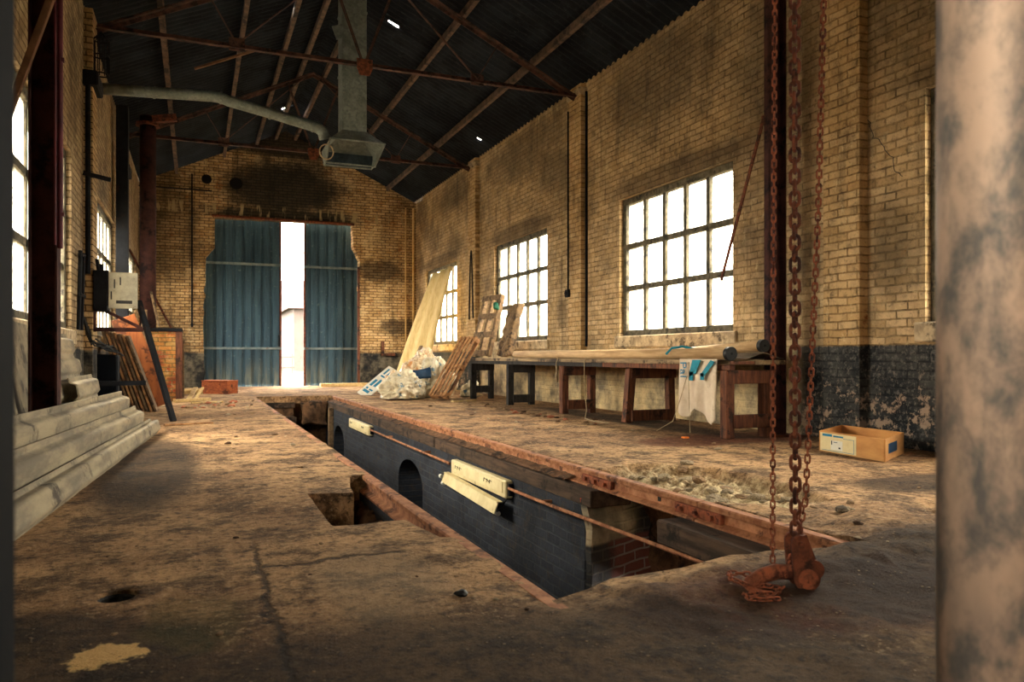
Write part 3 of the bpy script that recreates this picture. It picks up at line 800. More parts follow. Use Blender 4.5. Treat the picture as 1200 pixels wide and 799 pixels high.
# far end: timber faced steps
b = nb(); lohi(b, 1.0, 2.7, 15.9, 16.2, -1.6, -.1); struct('wall_pit_end', b, DIRT)
st = thing('pit_steps', 'rough timber and earth steps at the far end of the inspection pit', 'steps', (1.4, 15.5, -1.45))
for i, (z, y) in enumerate(((-.12, 15.6), (-.38, 15.3), (-.64, 15.0), (-.9, 14.7))):
    b = nb(); lohi(b, 1.14, 1.8, y, min(y+.36, 15.86), z-.3, z, .015); rough(b, .012, 4); obj('step', b, DIRT, st)
    b = nb(); lohi(b, 1.13, 1.82, y-.03, y, z-.1, z+.01, .006); obj('step_board', b, WOODB, st)
b = nb(); lohi(b, 2.38, 2.47, 14.95, 15.07, -1.46, -.2, .008)
tag(obj('timber_prop', b, PALG, base=(2.42, 15, -1.46)), 'upright grey timber prop against the pit wall at its far end', 'prop')
b = nb(); lohi(b, 1.95, 2.45, 15.5, 15.8, -.6, -.13, .03); bmesh.ops.subdivide_edges(b, edges=b.edges, cuts=4, use_grid_fill=True); rough(b, .09, 3.5)
tag(obj('concrete_block', b, DIRT, base=(2.2, 15.6, -.75)), 'dark broken concrete block hanging over the far corner of the pit', 'concrete block')

# longitudinal timbers under the right rail
b = nb(); lohi(b, 2.46, 2.78, 4.57, 8.2, -.225, -.108, .008); rough(b, .006, 3)
tag(obj('sleeper_beam', b, WOODB, base=(2.6, 4.6, -.22)), 'long dark timber under the right rail, its sawn end above the broken brickwork', 'timber beam', 'timbers under the right rail')
b = nb(); lohi(b, 2.46, 2.78, 8.24, 15.8, -.225, -.108, .008); rough(b, .006, 3)
tag(obj('sleeper_beam', b, WOODB, base=(2.6, 8.3, -.22)), 'dark timber under the right rail running on to the far end of the pit', 'timber beam', 'timbers under the right rail')
b = nb(); lohi(b, 2.38, 2.72, 2.35, 3.66, -.24, -.108, .01); rough(b, .008, 3)
tag(obj('sleeper_beam', b, WOODB, base=(2.6, 2.4, -.24)), 'short dark timber under the right rail behind the hanging chains', 'timber beam', 'timbers under the right rail')
# ballast lying on the timber
b = nb(); grid(b, lambda u, v: V((2.47+.1*v, 5.0+10.7*u, -.098 + .028*v + .012*max(-.5, nz((u*90, v*2, 0), 1)) + .006*nz((u*300, v*8, 0), 1))), 320, 5)
o = obj('ballast_dirt', b, DIRT, base=(2.5, 5, -.1)); o['kind'] = 'stuff'; tag(o, 'loose dirt and crumbled brick lying on the timber beside the right rail', 'dirt')

# rails
def rail_bm(x, y0, y1, top, bend=0):
    prof = [(-.054, 0), (.054, 0), (.054, .012), (.012, .026), (.008, .07), (.032, .078), (.034, .1), (.026, .108), (-.026, .108), (-.034, .1), (-.032, .078), (-.008, .07), (-.012, .026), (-.054, .012)]
    bm = nb(); prism(bm, [(x+a, y0, top-.108+c) for a, c in prof], (0, y1-y0, 0)); return bm
rr = thing('rail', 'rusty rail along the right edge of the pit, bolted with joint plates', 'rail', (2.58, 3.52, -.1))
for y0, y1 in ((2.3, 3.505), (3.52, 15.7)):
    obj('rail_length', rail_bm(2.585, y0, y1, .0), RAIL, rr)
for y0, y1 in ((3.3, 3.72), (4.45, 4.86)):
    b = nb(); lohi(b, 2.545, 2.575, y0, y1, -.09, -.035, .005); p = obj('fishplate', b, RUSTB, rr)
    for k in range(3):
        yy = y0 + .07 + k*(y1-y0-.14)/2
        b = nb(); tube(b, [(2.548, yy, -.062), (2.525, yy, -.062)], .014, 6); obj('bolt', b, RUSTB, p)
b = nb(); prism(b, [(2.575, 3.9, -.07), (2.575, 3.93, -.07), (2.575, 3.93, -.045), (2.575, 3.9, -.045)], (-.004, 0, 0)); obj('bolt_hole', b, BLACK, rr)
tag(obj('rail', rail_bm(1.072, 1.9, 15.7, .001), RAIL, base=(1.072, 2, -.1)), 'rusty rail along the left edge of the pit beside the square floor hole', 'rail')

# conduit and lamps on the pit wall
for pts_, lab_ in (([(2.41, 3.0, -.255), (2.405, 4.2, -.275), (2.40, 5.0, -.29), (2.41, 5.9, -.30)], 'thin rusty conduit pipe running from the pit lamp to the near bank'),
                 ([(2.41, 7.5, -.30), (2.40, 9.0, -.295), (2.41, 11.33, -.295)], 'thin rusty conduit pipe on the black pit wall between the two lamps')):
    b = nb(); tube(b, pts_, .013, 8)
    for y in (5.2, 8.4, 10.2):
        if pts_[0][1] < y < pts_[-1][1]: lohi(b, 2.40, 2.472, y-.008, y+.008, -.30, -.275)
    tag(obj('conduit_pipe', b, RAIL, base=pts_[0]), lab_, 'pipe')
def lamp(y0, y1, lab, plank=True):
    t = thing('pit_lamp', lab, 'lamp', (2.42, y0, -.4))
    b = nb(); lohi(b, 2.40, 2.47, y0, y1, -.395, -.245, .01); obj('lamp_housing', b, ENAM, t)
    b = nb(); lohi(b, 2.392, 2.402, y0+.06, y1-.12, -.355, -.262, .003); obj('lamp_front', b, CARDL, t)
    b = nb()
    for yy in (y0+.3, y1-.35):
        for k in range(3): tube(b, [(2.39, yy+.07*k, -.295-.012*(k % 2)), (2.39, yy+.07*k+.05, -.287), (2.39, yy+.07*k+.055, -.318)], .003, 4)
    obj('wire_clip', b, BLACK, t)
    b = nb(); lohi(b, 2.42, 2.465, y0-.03, y0, -.37, -.27, .005); obj('end_bracket', b, DARK, t)
    b = nb(); lohi(b, 2.43, 2.46, y1, y1+.04, -.34, -.29, .005); obj('end_bracket', b, DARK, t)
lamp(5.95, 7.42, 'cream lamp box on the black pit wall above a hanging cover strip')
lamp(11.4, 13.0, 'farther cream lamp box on the pit wall towards the doors')
t = thing('lamp_cover', 'cream metal cover strip hanging loose below the nearer pit lamp', 'lamp cover', (2.36, 6.0, -.5))
b = nb(); bar(b, (2.33, 5.98, -.475), (2.36, 7.55, -.445), .012, .1, (.35, 0, 1), .003); bar(b, (2.36, 5.98, -.425), (2.39, 7.55, -.395), .05, .01); obj('cover_strip', b, ENAM, t)
for y, z in ((7.58, -.44), (7.5, -.5), (5.98, -.52)):
    b = nb(); tube(b, [(2.35, y, z), (2.35, y+.05, z)], .02, 8); obj('lamp_holder', b, WHITEP, t)
b = nb(); bar(b, (2.45, 6.0, -.38), (2.33, 5.98, -.5), .03, .01); bar(b, (2.45, 7.5, -.38), (2.37, 7.5, -.44), .03, .01); obj('hanger', b, DARK, t)

# ------------------------------------------------------------------ big sliding doors
def corr_panel(name, x0, x1, z0, z1, y, label):
    t = thing(name, label, 'door', ((x0+x1)/2, y, 0), 'sliding sheet steel doors')
    bm = nb(); L = []
    x = x0; per = .235
    while x < x1:
        for dx, dy in ((0, 0), (.09, 0), (.105, .035), (.17, .035), (.185, 0)):
            if x+dx <= x1: L.append((x+dx, dy))
        x += per
    L.append((x1, 0))
    A = [bm.verts.new((a, y+d, z0)) for a, d in L]; Bv = [bm.verts.new((a, y+d, z1)) for a, d in L]
    for i in range(len(L)-1): bm.faces.new((A[i], A[i+1], Bv[i+1], Bv[i]))
    solid(bm, .006); obj('door_sheet', bm, MDOOR, t)
    for z in (1.0, 3.2):
        b = nb(); bar(b, (x0, y-.03, z), (x1, y-.03, z), .045, .06, (0, 0, 1)); obj('door_rail', b, DRAIL, t)
    for x in (x0+.02, x1-.02):
        b = nb(); bar(b, (x, y-.005, z0), (x, y-.005, z1), .035, .05); obj('door_stile', b, RUST if (x > 2.0 and x < 2.2) or (2.6 < x < 2.8) else MDOOR, t)
    return t
d1 = corr_panel('sliding_door', .1, 2.13, -.02, 4.5, 21.2, 'left blue corrugated sliding door, wider leaf behind the red box')
d2 = corr_panel('sliding_door', 2.72, 4.4, -.02, 4.5, 21.26, 'right blue corrugated sliding door, narrower leaf near the leaning foam sheet')
b = nb(); lohi(b, 2.05, 2.1, 21.14, 21.17, 1.05, 1.35, .006); obj('door_handle', b, DARK, d1)

# ------------------------------------------------------------------ steel columns, braces
def hcol(name, x0, x1, y0, y1, z1, mat, label, base_plate=True):
    t = thing(name, label, 'steel column', ((x0+x1)/2, (y0+y1)/2, 0))
    b = nb(); ym = (y0+y1)/2
    lohi(b, x0, x0+.012, y0, y1, 0, z1); lohi(b, x1-.012, x1, y0, y1, 0, z1); lohi(b, x0, x1, ym-.006, ym+.006, 0, z1)
    obj('column_shaft', b, mat, t)
    b = nb(); lohi(b, x0-.03, x1+.03, y0-.03, y1+.03, -.01, .02, .004); obj('base_plate', b, RUST, t)
    return t
hcol('steel_column', 5.285, 5.425, 6.0, 6.16, 4.7, COLS, 'rust red steel column in front of the right wall behind the hanging chains')
hcol('steel_column', -1.03, -.86, 5.98, 6.14, 4.7, COLS, 'dark steel column by the left wall behind the stacked cement sheets')
b = nb(); tube(b, [(-.845, 6.0, 1.53), (-.845, 6.0, 4.6)], .018, 8); tube(b, [(-.87, 5.97, 1.55), (-.87, 5.97, 4.6)], .008, 6)
for z in (1.75, 2.8): lohi(b, -.87, -.82, 5.985, 6.015, z, z+.025)
tag(obj('maroon_pipe', b, PURP, base=(-.845, 6, 1.53)), 'maroon pipe clipped to the dark left steel column', 'pipe')
b = nb(); bar(b, (-.88, 5.93, 3.22), (-1.215, 5.93, 2.12), .05, .045, bev=.004)
tag(obj('diagonal_brace', b, TIMB, base=(-1.2, 5.93, 2.1)), 'brown diagonal brace from the left steel column to the left wall', 'brace')
b = nb(); bar(b, (5.29, 6.18, 3.17), (5.37, 6.95, 1.63), .04, .012, (1, 0, 0)); lohi(b, 5.285, 5.3, 6.14, 6.2, 3.12, 3.22)
tag(obj('hanging_brace', b, RUST, base=(5.29, 6.18, 3.17)), 'rusty flat bar slanting down from the right steel column across the window', 'brace')

# posts by the camera
t = thing('round_post', 'pale weathered zinc round post close to the camera at the right', 'post', (.938, .628, 0))
b = nb(); tube(b, [(.946, .671, 0), (.946, .671, 2.3)], .067, 40); obj('post_shaft', b, MPOST, t, True)
t = thing('square_post', 'dark blue square steel post close to the camera at the left', 'post', (-.2, .73, 0))
b = nb(); lohi(b, -.224, -.143, .70, .78, 0, 2.3, .006); obj('post_shaft', b, BLUEST, t)

# ------------------------------------------------------------------ chains
def link_mesh(pitch, d):
    bm = nb(); r = d*1.15; s = pitch/2 - r + d*.5
    pts = []
    for i in range(9):
        a = -math.pi/2 + math.pi*i/8; pts.append((r*math.sin(a)*1.0 if False else r*math.cos(math.pi*i/8), 0, s + r*math.sin(math.pi*i/8)))
    for i in range(9): pts.append((-r*math.cos(math.pi*i/8), 0, -s - r*math.sin(math.pi*i/8)))
    tube(bm, pts, d/2, 8, closed=True)
    me = bpy.data.meshes.new('link'); bmesh.ops.recalc_face_normals(bm, faces=bm.faces); bm.to_mesh(me); bm.free()
    for p in me.polygons: p.use_smooth = True
    return me
def chain(label, pts, pitch, d, mat, twist=0, mesh=None):
    """links strung along a polyline"""
    P = [V(p) for p in pts]
    t = thing('chain', label, 'chain', P[-1])
    if mesh is None:
        mesh = link_mesh(pitch, d); mesh.materials.append(mat)
    seg = []; L = 0
    for i in range(len(P)-1): seg.append((L, P[i], P[i+1])); L += (P[i+1]-P[i]).length
    k = 0; s = pitch/2
    while s < L - pitch*.25:
        for a, p, q in seg:
            l = (q-p).length
            if a <= s <= a+l+1e-6:
                dr = (q-p)/l; c = p + dr*(s-a); break
        z = dr; ref = V((0, 0, 1)) if abs(z.z) < .8 else V((math.cos(.6), -math.sin(.6), 0))
        x = (ref - z*ref.dot(z)).normalized(); y = z.cross(x)
        ang = twist + (math.pi/2 if k % 2 else 0) + random.uniform(-.12, .12)
        xr = x*math.cos(ang) + y*math.sin(ang); yr = z.cross(xr)
        m = Matrix((xr, yr, z)).transposed().to_4x4(); m.translation = c - V(P[-1])
        o = bpy.data.objects.new('link', mesh); COL.objects.link(o); o.parent = t; o.matrix_local = m
        k += 1; s += pitch
    return t, mesh
tc, mthin = chain('thin rusty chain hanging left of the thick chain, down to the hook', [(1.852, 2.103, 2.18), (1.845, 2.104, 1.0), (1.842, 2.104, .075)], .0235, .0062, RUSTB, .3)
tc2, mbig = chain('thick heavy rusty chain hanging down to the hook block', [(1.892, 2.053, 2.18), (1.893, 2.053, 1.0), (1.895, 2.052, .16)], .0375, .0125, RUST, .35)
chain('thin rusty chain hanging right of the thick chain, slanting in towards the hook', [(2.1, 2.13, 2.18), (2.07, 2.13, 1.3), (1.985, 2.1, .3), (1.925, 2.075, .16), (1.875, 2.07, .075)], .0255, .0068, RUSTB, .2, None)
# chain tail lying in loops on the ground
def gz(x, y): return hfun(x, y)
tail = [(1.842, 2.10), (1.80, 2.09), (1.76, 2.13), (1.70, 2.16), (1.67, 2.11), (1.71, 2.05), (1.76, 2.05), (1.79, 2.0), (1.74, 1.98), (1.69, 2.0), (1.65, 2.02), (1.64, 1.98), (1.68, 1.95), (1.74, 1.945)]
chain('thin rusty chain tail lying in loops on the ground beside the hook', [(x, y, gz(x, y)+.016 + (.02 if i < 2 else 0)) for i, (x, y) in enumerate(tail)], .0235, .0062, RUSTB, .5, mthin)
# hook block
hk = thing('lifting_hook', 'rusty lifting hook with clevis plates lying on the ground under the thick chain', 'hook', (1.9, 2.05, .0))
Rv, Uv = V((.924, -.382, 0)), V((0, 0, 1)); Fv = V((.382, .924, 0))
O = V((1.917, 2.045, .05))
g0 = gz(1.85, 2.05)
b = nb()
hp = [O + Rv*r + Uv*u + Fv*f for r, u, f in ((0, 0, 0), (-.04, .012, 0), (-.09, .014, .0), (-.14, .0, -.005), (-.18, -.02, -.015), (-.2, -.032, -.05), (-.185, -.034, -.085), (-.15, -.034, -.1), (-.11, -.034, -.09))]
tube(b, hp, [.024, .026, .027, .026, .024, .02, .017, .013, .006], 12); obj('hook_bar', b, RUSTB, hk, True)
for f in (-.035, .03):
    b = nb(); prof = []
    for i in range(13):
        a = math.pi + math.pi*i/12; prof.append((.045*math.cos(a)+.005, .045*math.sin(a)))
    for i in range(9):
        a = math.pi*i/8; prof.append((-.018+.03*math.cos(a), .115+.03*math.sin(a)))
    prism(b, [O + Rv*r + Uv*u + Fv*f for r, u in prof], Fv*.012); obj('clevis_plate', b, RUST, hk)
b = nb(); tube(b, [O + Rv*.004 - Fv*.05, O + Rv*.004 + Fv*.06], .018, 14); obj('pivot_pin', b, RUSTB, hk)
b = nb(); tube(b, [O + Rv*.004 - Fv*.04, O + Rv*.004 - Fv*.047], .034, 18); obj('washer', b, RUSTB, hk)
b = nb(); tube(b, [O - Rv*.018 + Uv*.115 - Fv*.05, O - Rv*.018 + Uv*.115 + Fv*.05], .011, 6); obj('bolt', b, RUST, hk)
b = nb(); tube(b, [O + Rv*.055 + Uv*.01 + Fv*.03, O + Rv*.055 + Uv*.01 + Fv*.09], .034, 16); bar(b, O + Rv*.01 + Uv*.12 + Fv*.06, O + Rv*.055 + Uv*.0 + Fv*.06, .03, .05); obj('rear_drum', b, RUST, hk)

# ------------------------------------------------------------------ workbench
BZ = .76
wbn = thing('workbench_top', 'long worn plank worktop on trestles along the right wall', 'worktop', (5.1, 9, BZ))
for i, (x0, x1, y0, y1) in enumerate(((4.72, 4.98, 6.5, 14.1), (5.0, 5.3, 5.95, 14.0), (5.32, 5.6, 6.0, 13.9))):
    b = nb(); lohi(b, x0, x1, y0, y1, BZ-.045, BZ, .004); rough(b, .003, 2); obj('plank', b, PLANK, wbn)
b = nb(); lohi(b, 4.74, 4.8, 6.0, 8.5, BZ-.1, BZ-.045, .004); obj('front_rail', b, WOODR, wbn)
b = nb(); lohi(b, 4.74, 4.8, 8.5, 14.0, BZ-.1, BZ-.045, .004); obj('front_rail', b, WOODD, wbn)
def trestle(y, x0, x1, mat, label, splay=0, bot=.1):
    t = thing('bench_trestle', label, 'trestle', (x0, y, 0), 'trestles under the workbench')
    z1 = BZ-.1
    b = nb(); bar(b, (x0, y, 0), (x0+splay, y, z1), .1, .1, (0, 1, 0), .006); obj('leg', b, mat, t)
    b = nb(); bar(b, (x1, y, 0), (x1-splay*.3, y, z1), .09, .1, (0, 1, 0), .006); obj('leg', b, mat, t)
    b = nb(); lohi(b, x0-.03+splay, x1+.05, y-.055, y+.055, z1-.13, z1, .006); obj('top_rail', b, mat, t)
    b = nb(); lohi(b, x0+.03, x1+.02, y-.07, y-.02, bot, bot+.13, .006); obj('bottom_rail', b, mat, t)
trestle(6.08, 4.77, 5.22, WOODR, 'brown trestle at the near end of the workbench, beside the steel column')
trestle(8.0, 4.8, 5.42, WOODR, 'splayed brown trestle second from the near end of the workbench', .06, .02)
trestle(9.6, 4.75, 5.18, WOODR, 'brown trestle in the middle of the workbench with wide legs', 0, .06)
trestle(11.6, 4.76, 5.14, WOODD, 'blackened trestle second from the far end of the workbench', 0, .04)
trestle(13.5, 4.8, 5.15, WOODD, 'blackened trestle at the far end of the workbench behind the leaning pallet', 0, .12)

def ctube(y0, y1, x0, x1, z0, z1, r, label):
    t = thing('cardboard_tube', label, 'tube', (x0, y0, z0-r), 'capped tubes on the workbench')
    b = nb(); tube(b, [(x0, y0, z0), (x1, y1, z1)], r, 24); obj('tube_body', b, TUBE, t, True)
    b = nb(); tube(b, [(x0, y0-.03, z0), (x0, y0+.02, z0)], r+.01, 24); obj('end_cap', b, BLACK, t)
    b = nb(); tube(b, [(x0, y0-.034, z0), (x0, y0-.028, z0)], .012, 10); obj('cap_button', b, DARK, t)
ctube(6.12, 11.6, 4.83, 4.86, BZ+.062, BZ+.062, .058, 'long cardboard tube with black end cap along the front edge of the workbench')
ctube(6.0, 8.0, 5.13, 5.45, .9, .84, .052, 'shorter tube with black end cap lying over grey sacking, near the steel column')
b = nb(); tube(b, [(5.05, 7.0, BZ+.035), (5.0, 10.6, BZ+.035)], .034, 12)
tag(obj('thin_tube', b, TUBE, base=(5.05, 7, BZ), smooth=True), 'thin pale tube lying behind the long capped tube on the workbench', 'tube')
b = nb(); tube(b, [(5.2, 7.4, BZ+.03), (5.13, 12.0, BZ+.03)], .028, 12)
tag(obj('thin_tube', b, PALEW, base=(5.2, 7.4, BZ), smooth=True), 'thin pale tube farthest back on the workbench under the window', 'tube')
b = nb()
def sackf(u, v):
    x = 4.92 + .5*u; y = 6.02 + .75*v
    z = BZ + .008 + .058*math.exp(-((u-.5)/.28)**2)*(1-.25*v) + .012*nz((u*4, v*4, 1), 1)
    return V((x, y, z))
grid(b, sackf, 24, 24); solid(b, -.006)
tag(obj('sacking', b, SACK, base=(5.1, 6.3, BZ), smooth=True), 'grey sacking draped on the near end of the workbench between the two capped tubes', 'sack')
b = nb(); prism(b, [(4.75, 5.96, .75), (5.24, 5.96, .75), (5.24, 5.96, .72), (4.75, 5.96, .72)], (0, .06, 0)); obj('end_rail', b, WOODR, wbn)

# hanging printed sheet
hs = thing('hanging_sheet', 'white rubber sheet with blue lettering hanging over the front of the workbench', 'sheet', (4.71, 6.4, .15))
def hsf(u, v):
    y = 6.14 + .62*u; z = .77 - v*(.53 + .07*(1-u) + .06*math.sin(u*9))
    x = 4.70 - .022*math.sin(u*13+1)*(.2+v) - .012*math.sin(u*29)*v
    return V((x, y, z))
b = nb(); grid(b, hsf, 50, 30); solid(b, .004); obj('sheet_cloth', b, CLOTH, hs, True)
def hsx(y): return 4.675
rotm = Matrix(((0, 0, -1), (0, -1, 0), (-1, 0, 0)))
# lettering runs downward, its tops towards the far side's opposite
mt = Matrix.Translation((4.668, 6.71, .745)) @ Matrix(((0, 0, -1, 0), (0, -1, 0, 0), (-1, 0, 0, 0), (0, 0, 0, 1)))
text_mesh('Pal', .15, BLUEP, 'lettering', mt, hs)
b = nb()
for poly in ([(6.5, .76), (6.42, .76), (6.5, .60), (6.56, .60)], [(6.42, .76), (6.36, .76), (6.45, .62), (6.50, .62)], [(6.56, .64), (6.49, .64), (6.49, .55), (6.56, .55)],
             [(6.2, .76), (6.14, .74), (6.32, .59), (6.37, .61)], [(6.37, .63), (6.31, .63), (6.31, .56), (6.37, .56)]):
    prism(b, [(4.664, y, z) for y, z in poly], (.006, 0, 0))
obj('large_print', b, TEAL, hs)
b = nb(); tube(b, [(4.66, 6.55, .74), (4.65, 6.54, .5), (4.66, 6.53, .02)], .004, 5); tube(b, [(4.66, 6.58, .6), (4.63, 6.66, .35), (4.6, 6.75, .12), (4.5, 6.9, .012)], .004, 5)
tag(obj('pale_string', b, ROPE, base=(4.66, 6.55, .02)), 'thin pale strings hanging in front of the printed sheet down to the floor', 'string')
b = nb(); tube(b, [(4.73, 8.9, .78), (4.70, 8.9, .74), (4.69, 8.88, .4), (4.68, 8.8, .1), (4.55, 8.6, .015), (4.45, 8.2, .012), (4.5, 7.9, .012)], .006, 6)
tag(obj('pale_string', b, ROPE, base=(4.7, 8.9, .02)), 'pale string tied over the workbench edge near its middle, trailing on the floor', 'string')
b = nb(); tube(b, [(4.73, 9.75, .78), (4.69, 9.72, .7), (4.69, 9.7, .52), (4.7, 9.68, .46)], .009, 6); tube(b, [(4.69, 9.7, .56), (4.66, 9.66, .5), (4.69, 9.7, .44)], .02, 8)
tag(obj('knotted_rope', b, ROPE, base=(4.7, 9.7, .46)), 'knotted rope hanging over the bench edge at the middle trestle', 'rope')
b = nb(); tube(b, [(5.0, 6.85, BZ+.09), (4.94, 6.9, BZ+.125), (4.86, 6.95, BZ+.142), (4.76, 7.0, BZ+.125), (4.72, 7.05, BZ+.06)], .014, 6)
rough(b, .004, 9)
tag(obj('rag', b, TEAL, base=(5.0, 7, BZ)), 'twisted teal and white rag lying across the tubes on the bench', 'rag')
b = nb(); lohi(b, 4.36, 4.42, 6.2, 6.26, 0, .02, .006); tag(obj('plastic_scrap', b, ORANGE, base=(4.4, 6.2, 0)), 'small orange plastic scrap on the floor below the printed sheet', 'scrap')

# ------------------------------------------------------------------ cardboard box
cb = thing('cardboard_box', 'open flat cardboard box with a printed label on the floor near the right post', 'box', (5.1, 4.7, 0), rotz=0)
A, Bp, Cp = V((4.88, 5.0, 0)), V((4.82, 4.29, 0)), V((5.4, 4.62, 0)); D = A + (Cp-Bp)
H = .17
def side(p, q, lean=0): 
    bm = nb(); n = (q-p).cross(V((0, 0, 1))).normalized()
    prism(bm, [p, q, q + V((0, 0, H)), p + V((0, 0, H))], n*.006); return bm
for p, q in ((A, Bp), (Bp, Cp), (Cp, D), (D, A)): obj('side_panel', side(p, q), CARD, cb)
b = nb(); prism(b, [p + V((0, 0, .004)) for p in (A, Bp, Cp, D)], (0, 0, .006)); obj('bottom_panel', b, CARD, cb)
dv = (Bp-A).normalized(); nn = (Bp-A).cross(V((0, 0, 1))).normalized()
if nn.x > 0: nn = -nn
def lab(u0, u1, v0, v1, off, mat, name, par):
    L = (Bp-A).length
    bm = nb(); P = [A + dv*u*L + V((0, 0, v*H)) + nn*(.006+off) for u, v in ((u0, v0), (u1, v0), (u1, v1), (u0, v1))]
    prism(bm, P, nn*.001); return obj(name, bm, mat, par)
lb = lab(.02, .6, .06, .94, .001, CARDL, 'printed_label', cb)
lab(.06, .22, .78, .9, .003, BLUEP, 'blue_print', lb); lab(.24, .4, .78, .86, .003, BLUEP, 'blue_print', lb)
lab(.4, .57, .74, .76, .003, BLUEP, 'blue_print', lb); lab(.565, .57, .12, .76, .003, BLUEP, 'blue_print', lb); lab(.05, .57, .1, .12, .003, BLUEP, 'blue_print', lb)
lab(.2, .39, .16, .62, .003, WHITEP, 'sticker', lb); lab(.21, .225, .4, .6, .005, BLACK, 'print_mark', lb); lab(.33, .36, .24, .32, .005, BLACK, 'print_mark', lb); lab(.25, .31, .52, .55, .005, DBLUE, 'print_mark', lb)
b = nb(); n2 = (Cp-Bp).cross(V((0, 0, 1))).normalized()
if n2.y > 0: n2 = -n2
d2v = (Cp-Bp)
prism(b, [Bp + d2v*u + V((0, 0, v*H)) + n2*.007 for u, v in ((.15, .3), (.6, .3), (.6, .75), (.15, .75))], n2*.001); obj('sticker', b, DBLUE, cb)

# ------------------------------------------------------------------ pallets, foam sheet, bags at the far right
def frame_m(o, u, v):
    o, u, v = V(o), V(u).normalized(), V(v); v = (v - u*v.dot(u)).normalized(); w = u.cross(v)
    m = Matrix((u, v, w)).transposed().to_4x4(); m.translation = o; return m
def pallet(label, o, u, v, W, L, nslat, mat, across=False, base=None, sw=.09):
    """u = width direction, v = length direction (up the lean)"""
    t = thing('pallet', label, 'pallet', base, 'leaning pallets'); m = frame_m(o, u, v)
    def pb(name, x0, x1, y0, y1, z0, z1):
        bm = nb(); lohi(bm, x0, x1, y0, y1, z0, z1, .004); bmesh.ops.transform(bm, matrix=m, verts=bm.verts); obj(name, bm, mat, t)
    if across:
        for i in range(3): x = (W-.09)*i/2; pb('bearer', x, x+.09, 0, L, 0, .08)
        for i in range(nslat): y = (L-.11)*i/(nslat-1); pb('deck_board', 0, W, y, y+.11, .08, .1); 
    else:
        for i in range(3): y = (L-.1)*i/2; pb('bearer', 0, W, y, y+.09, 0, .09)
        for i in range(nslat): x = (W-sw)*i/(nslat-1); pb('deck_board', x, x+sw, 0, L, .09, .11)
        for i in range(2): x = (W-.09)*i; pb('bottom_board', x, x+.09, 0, L, -.02, 0)
    return t
pallet('long brown slatted pallet leaning from the floor against the far end of the workbench', (3.98, 13.45, .03), (.45, -.89, 0), (.72, .3, 1.0), .42, 1.36, 5, PALW, base=(4.1, 13.1, 0), sw=.05)
pallet('grey brown pallet standing on the bench leaning into the window', (5.02, 14.12, .78), (.12, -.95, 0), (.28, -.12, 1.0), .75, 1.2, 4, PALG, True, base=(5.1, 13.6, .76))
b = nb(); lohi(b, 0, .34, 0, .98, 0, .12, .01); bmesh.ops.subdivide_edges(b, edges=b.edges, cuts=7, use_grid_fill=True)
bmesh.ops.transform(b, matrix=frame_m((5.24, 13.15, .78), (.1, -.9, 0), (.3, -.05, 1)), verts=b.verts); rough(b, .05, 8)
tag(obj('foam_slab', b, PALG, base=(5.3, 13.0, .76)), 'ragged grey slab leaning beside the pallet on the bench', 'slab')
b = nb(); lohi(b, 5.17, 5.26, 13.37, 13.46, 1.66, 1.8, .02); rough(b, .04, 9); tag(obj('plastic_bottle', b, GREEN, base=(5.22, 13.4, 1.6)), 'crumpled green plastic tucked into the top of the bench pallet', 'plastic')
# tall foam sheet
b = nb()
P0, P1, P2, P3 = V((4.62, 17.6, .12)), V((5.05, 17.3, .12)), V((5.52, 17.0, 2.88)), V((5.5, 18.5, 2.84))
P0 = V((4.5, 18.6, .1)); P1 = V((4.95, 17.3, .1))
def foam(u, v):
    p = P0.lerp(P1, u).lerp(P3.lerp(P2, u), v)
    n = V((-.8, -.4, .3))
    return p + n*(.03*math.sin(u*2*math.pi*2.5)) + n*.05*math.sin(v*3.1)
grid(b, foam, 40, 16); solid(b, .02)
tag(obj('foam_sheet', b, FOAM, base=(4.8, 17.9, .1), smooth=True), 'tall pale yellow ribbed sheet leaning against the far right window', 'sheet')
b = nb(); bar(b, (4.1, 16.4, .0), (4.62, 16.4, 1.02), .03, .2, (0, 1, 0), .004)
tag(obj('timber_offcut', b, PALG, base=(4.1, 16.4, 0)), 'brown board offcut sticking out of the rubbish bag in front of the yellow sheet', 'board')
# rubbish bags
def bag(label, c, r, h, mat, seed, name='rubbish_bag'):
    bm = nb(); bmesh.ops.create_icosphere(bm, subdivisions=6, radius=1)
    for v in bm.verts:
        p = v.co.copy(); q = p*1.6 + V((seed, 0, 0))
        k = 1.06 + .34*noise.noise(q) - .34*abs(noise.noise(q*1.9)) - .16*abs(noise.noise(q*V((3.6, 3.6, 6)))) - .05*abs(noise.noise(q*8))
        x, y, z = p*k
        if z < -.35: z = -.35 + (z+.35)*.15
        v.co = V((c[0]+x*r[0], c[1]+y*r[1], c[2] + (z+.42)*h))
    mn = min(v.co.z for v in bm.verts)
    for v in bm.verts: v.co.z += c[2]-mn
    return tag(obj(name, bm, mat, base=c, smooth=True), label, 'bag')
bag('clear plastic rubbish bag at the foot of the leaning yellow sheet, biggest of the pile', (4.4, 15.55, 0), (.45, .5), .62, MPLAS, 3)
bag('printed white plastic sack lying in front of the rubbish pile beside the leaning pallet', (3.55, 13.9, 0), (.42, .36), .36, BAGP, 11)
bag('torn plastic sack of rubble at the right of the rubbish pile', (4.35, 14.4, 0), (.38, .36), .5, BAGP, 23)
bag('pale plastic bag leaning at the left of the rubbish pile by the white sign', (3.64, 14.95, 0), (.2, .22), .32, MPLAS, 31)
b = nb(); lohi(b, 0, .36, 0, .22, 0, .05, .02); bmesh.ops.subdivide_edges(b, edges=b.edges, cuts=3, use_grid_fill=True); bmesh.ops.transform(b, matrix=frame_m((3.82, 14.12, .34), (.9, -.1, .1), (0, .5, .8)), verts=b.verts); rough(b, .03, 6)
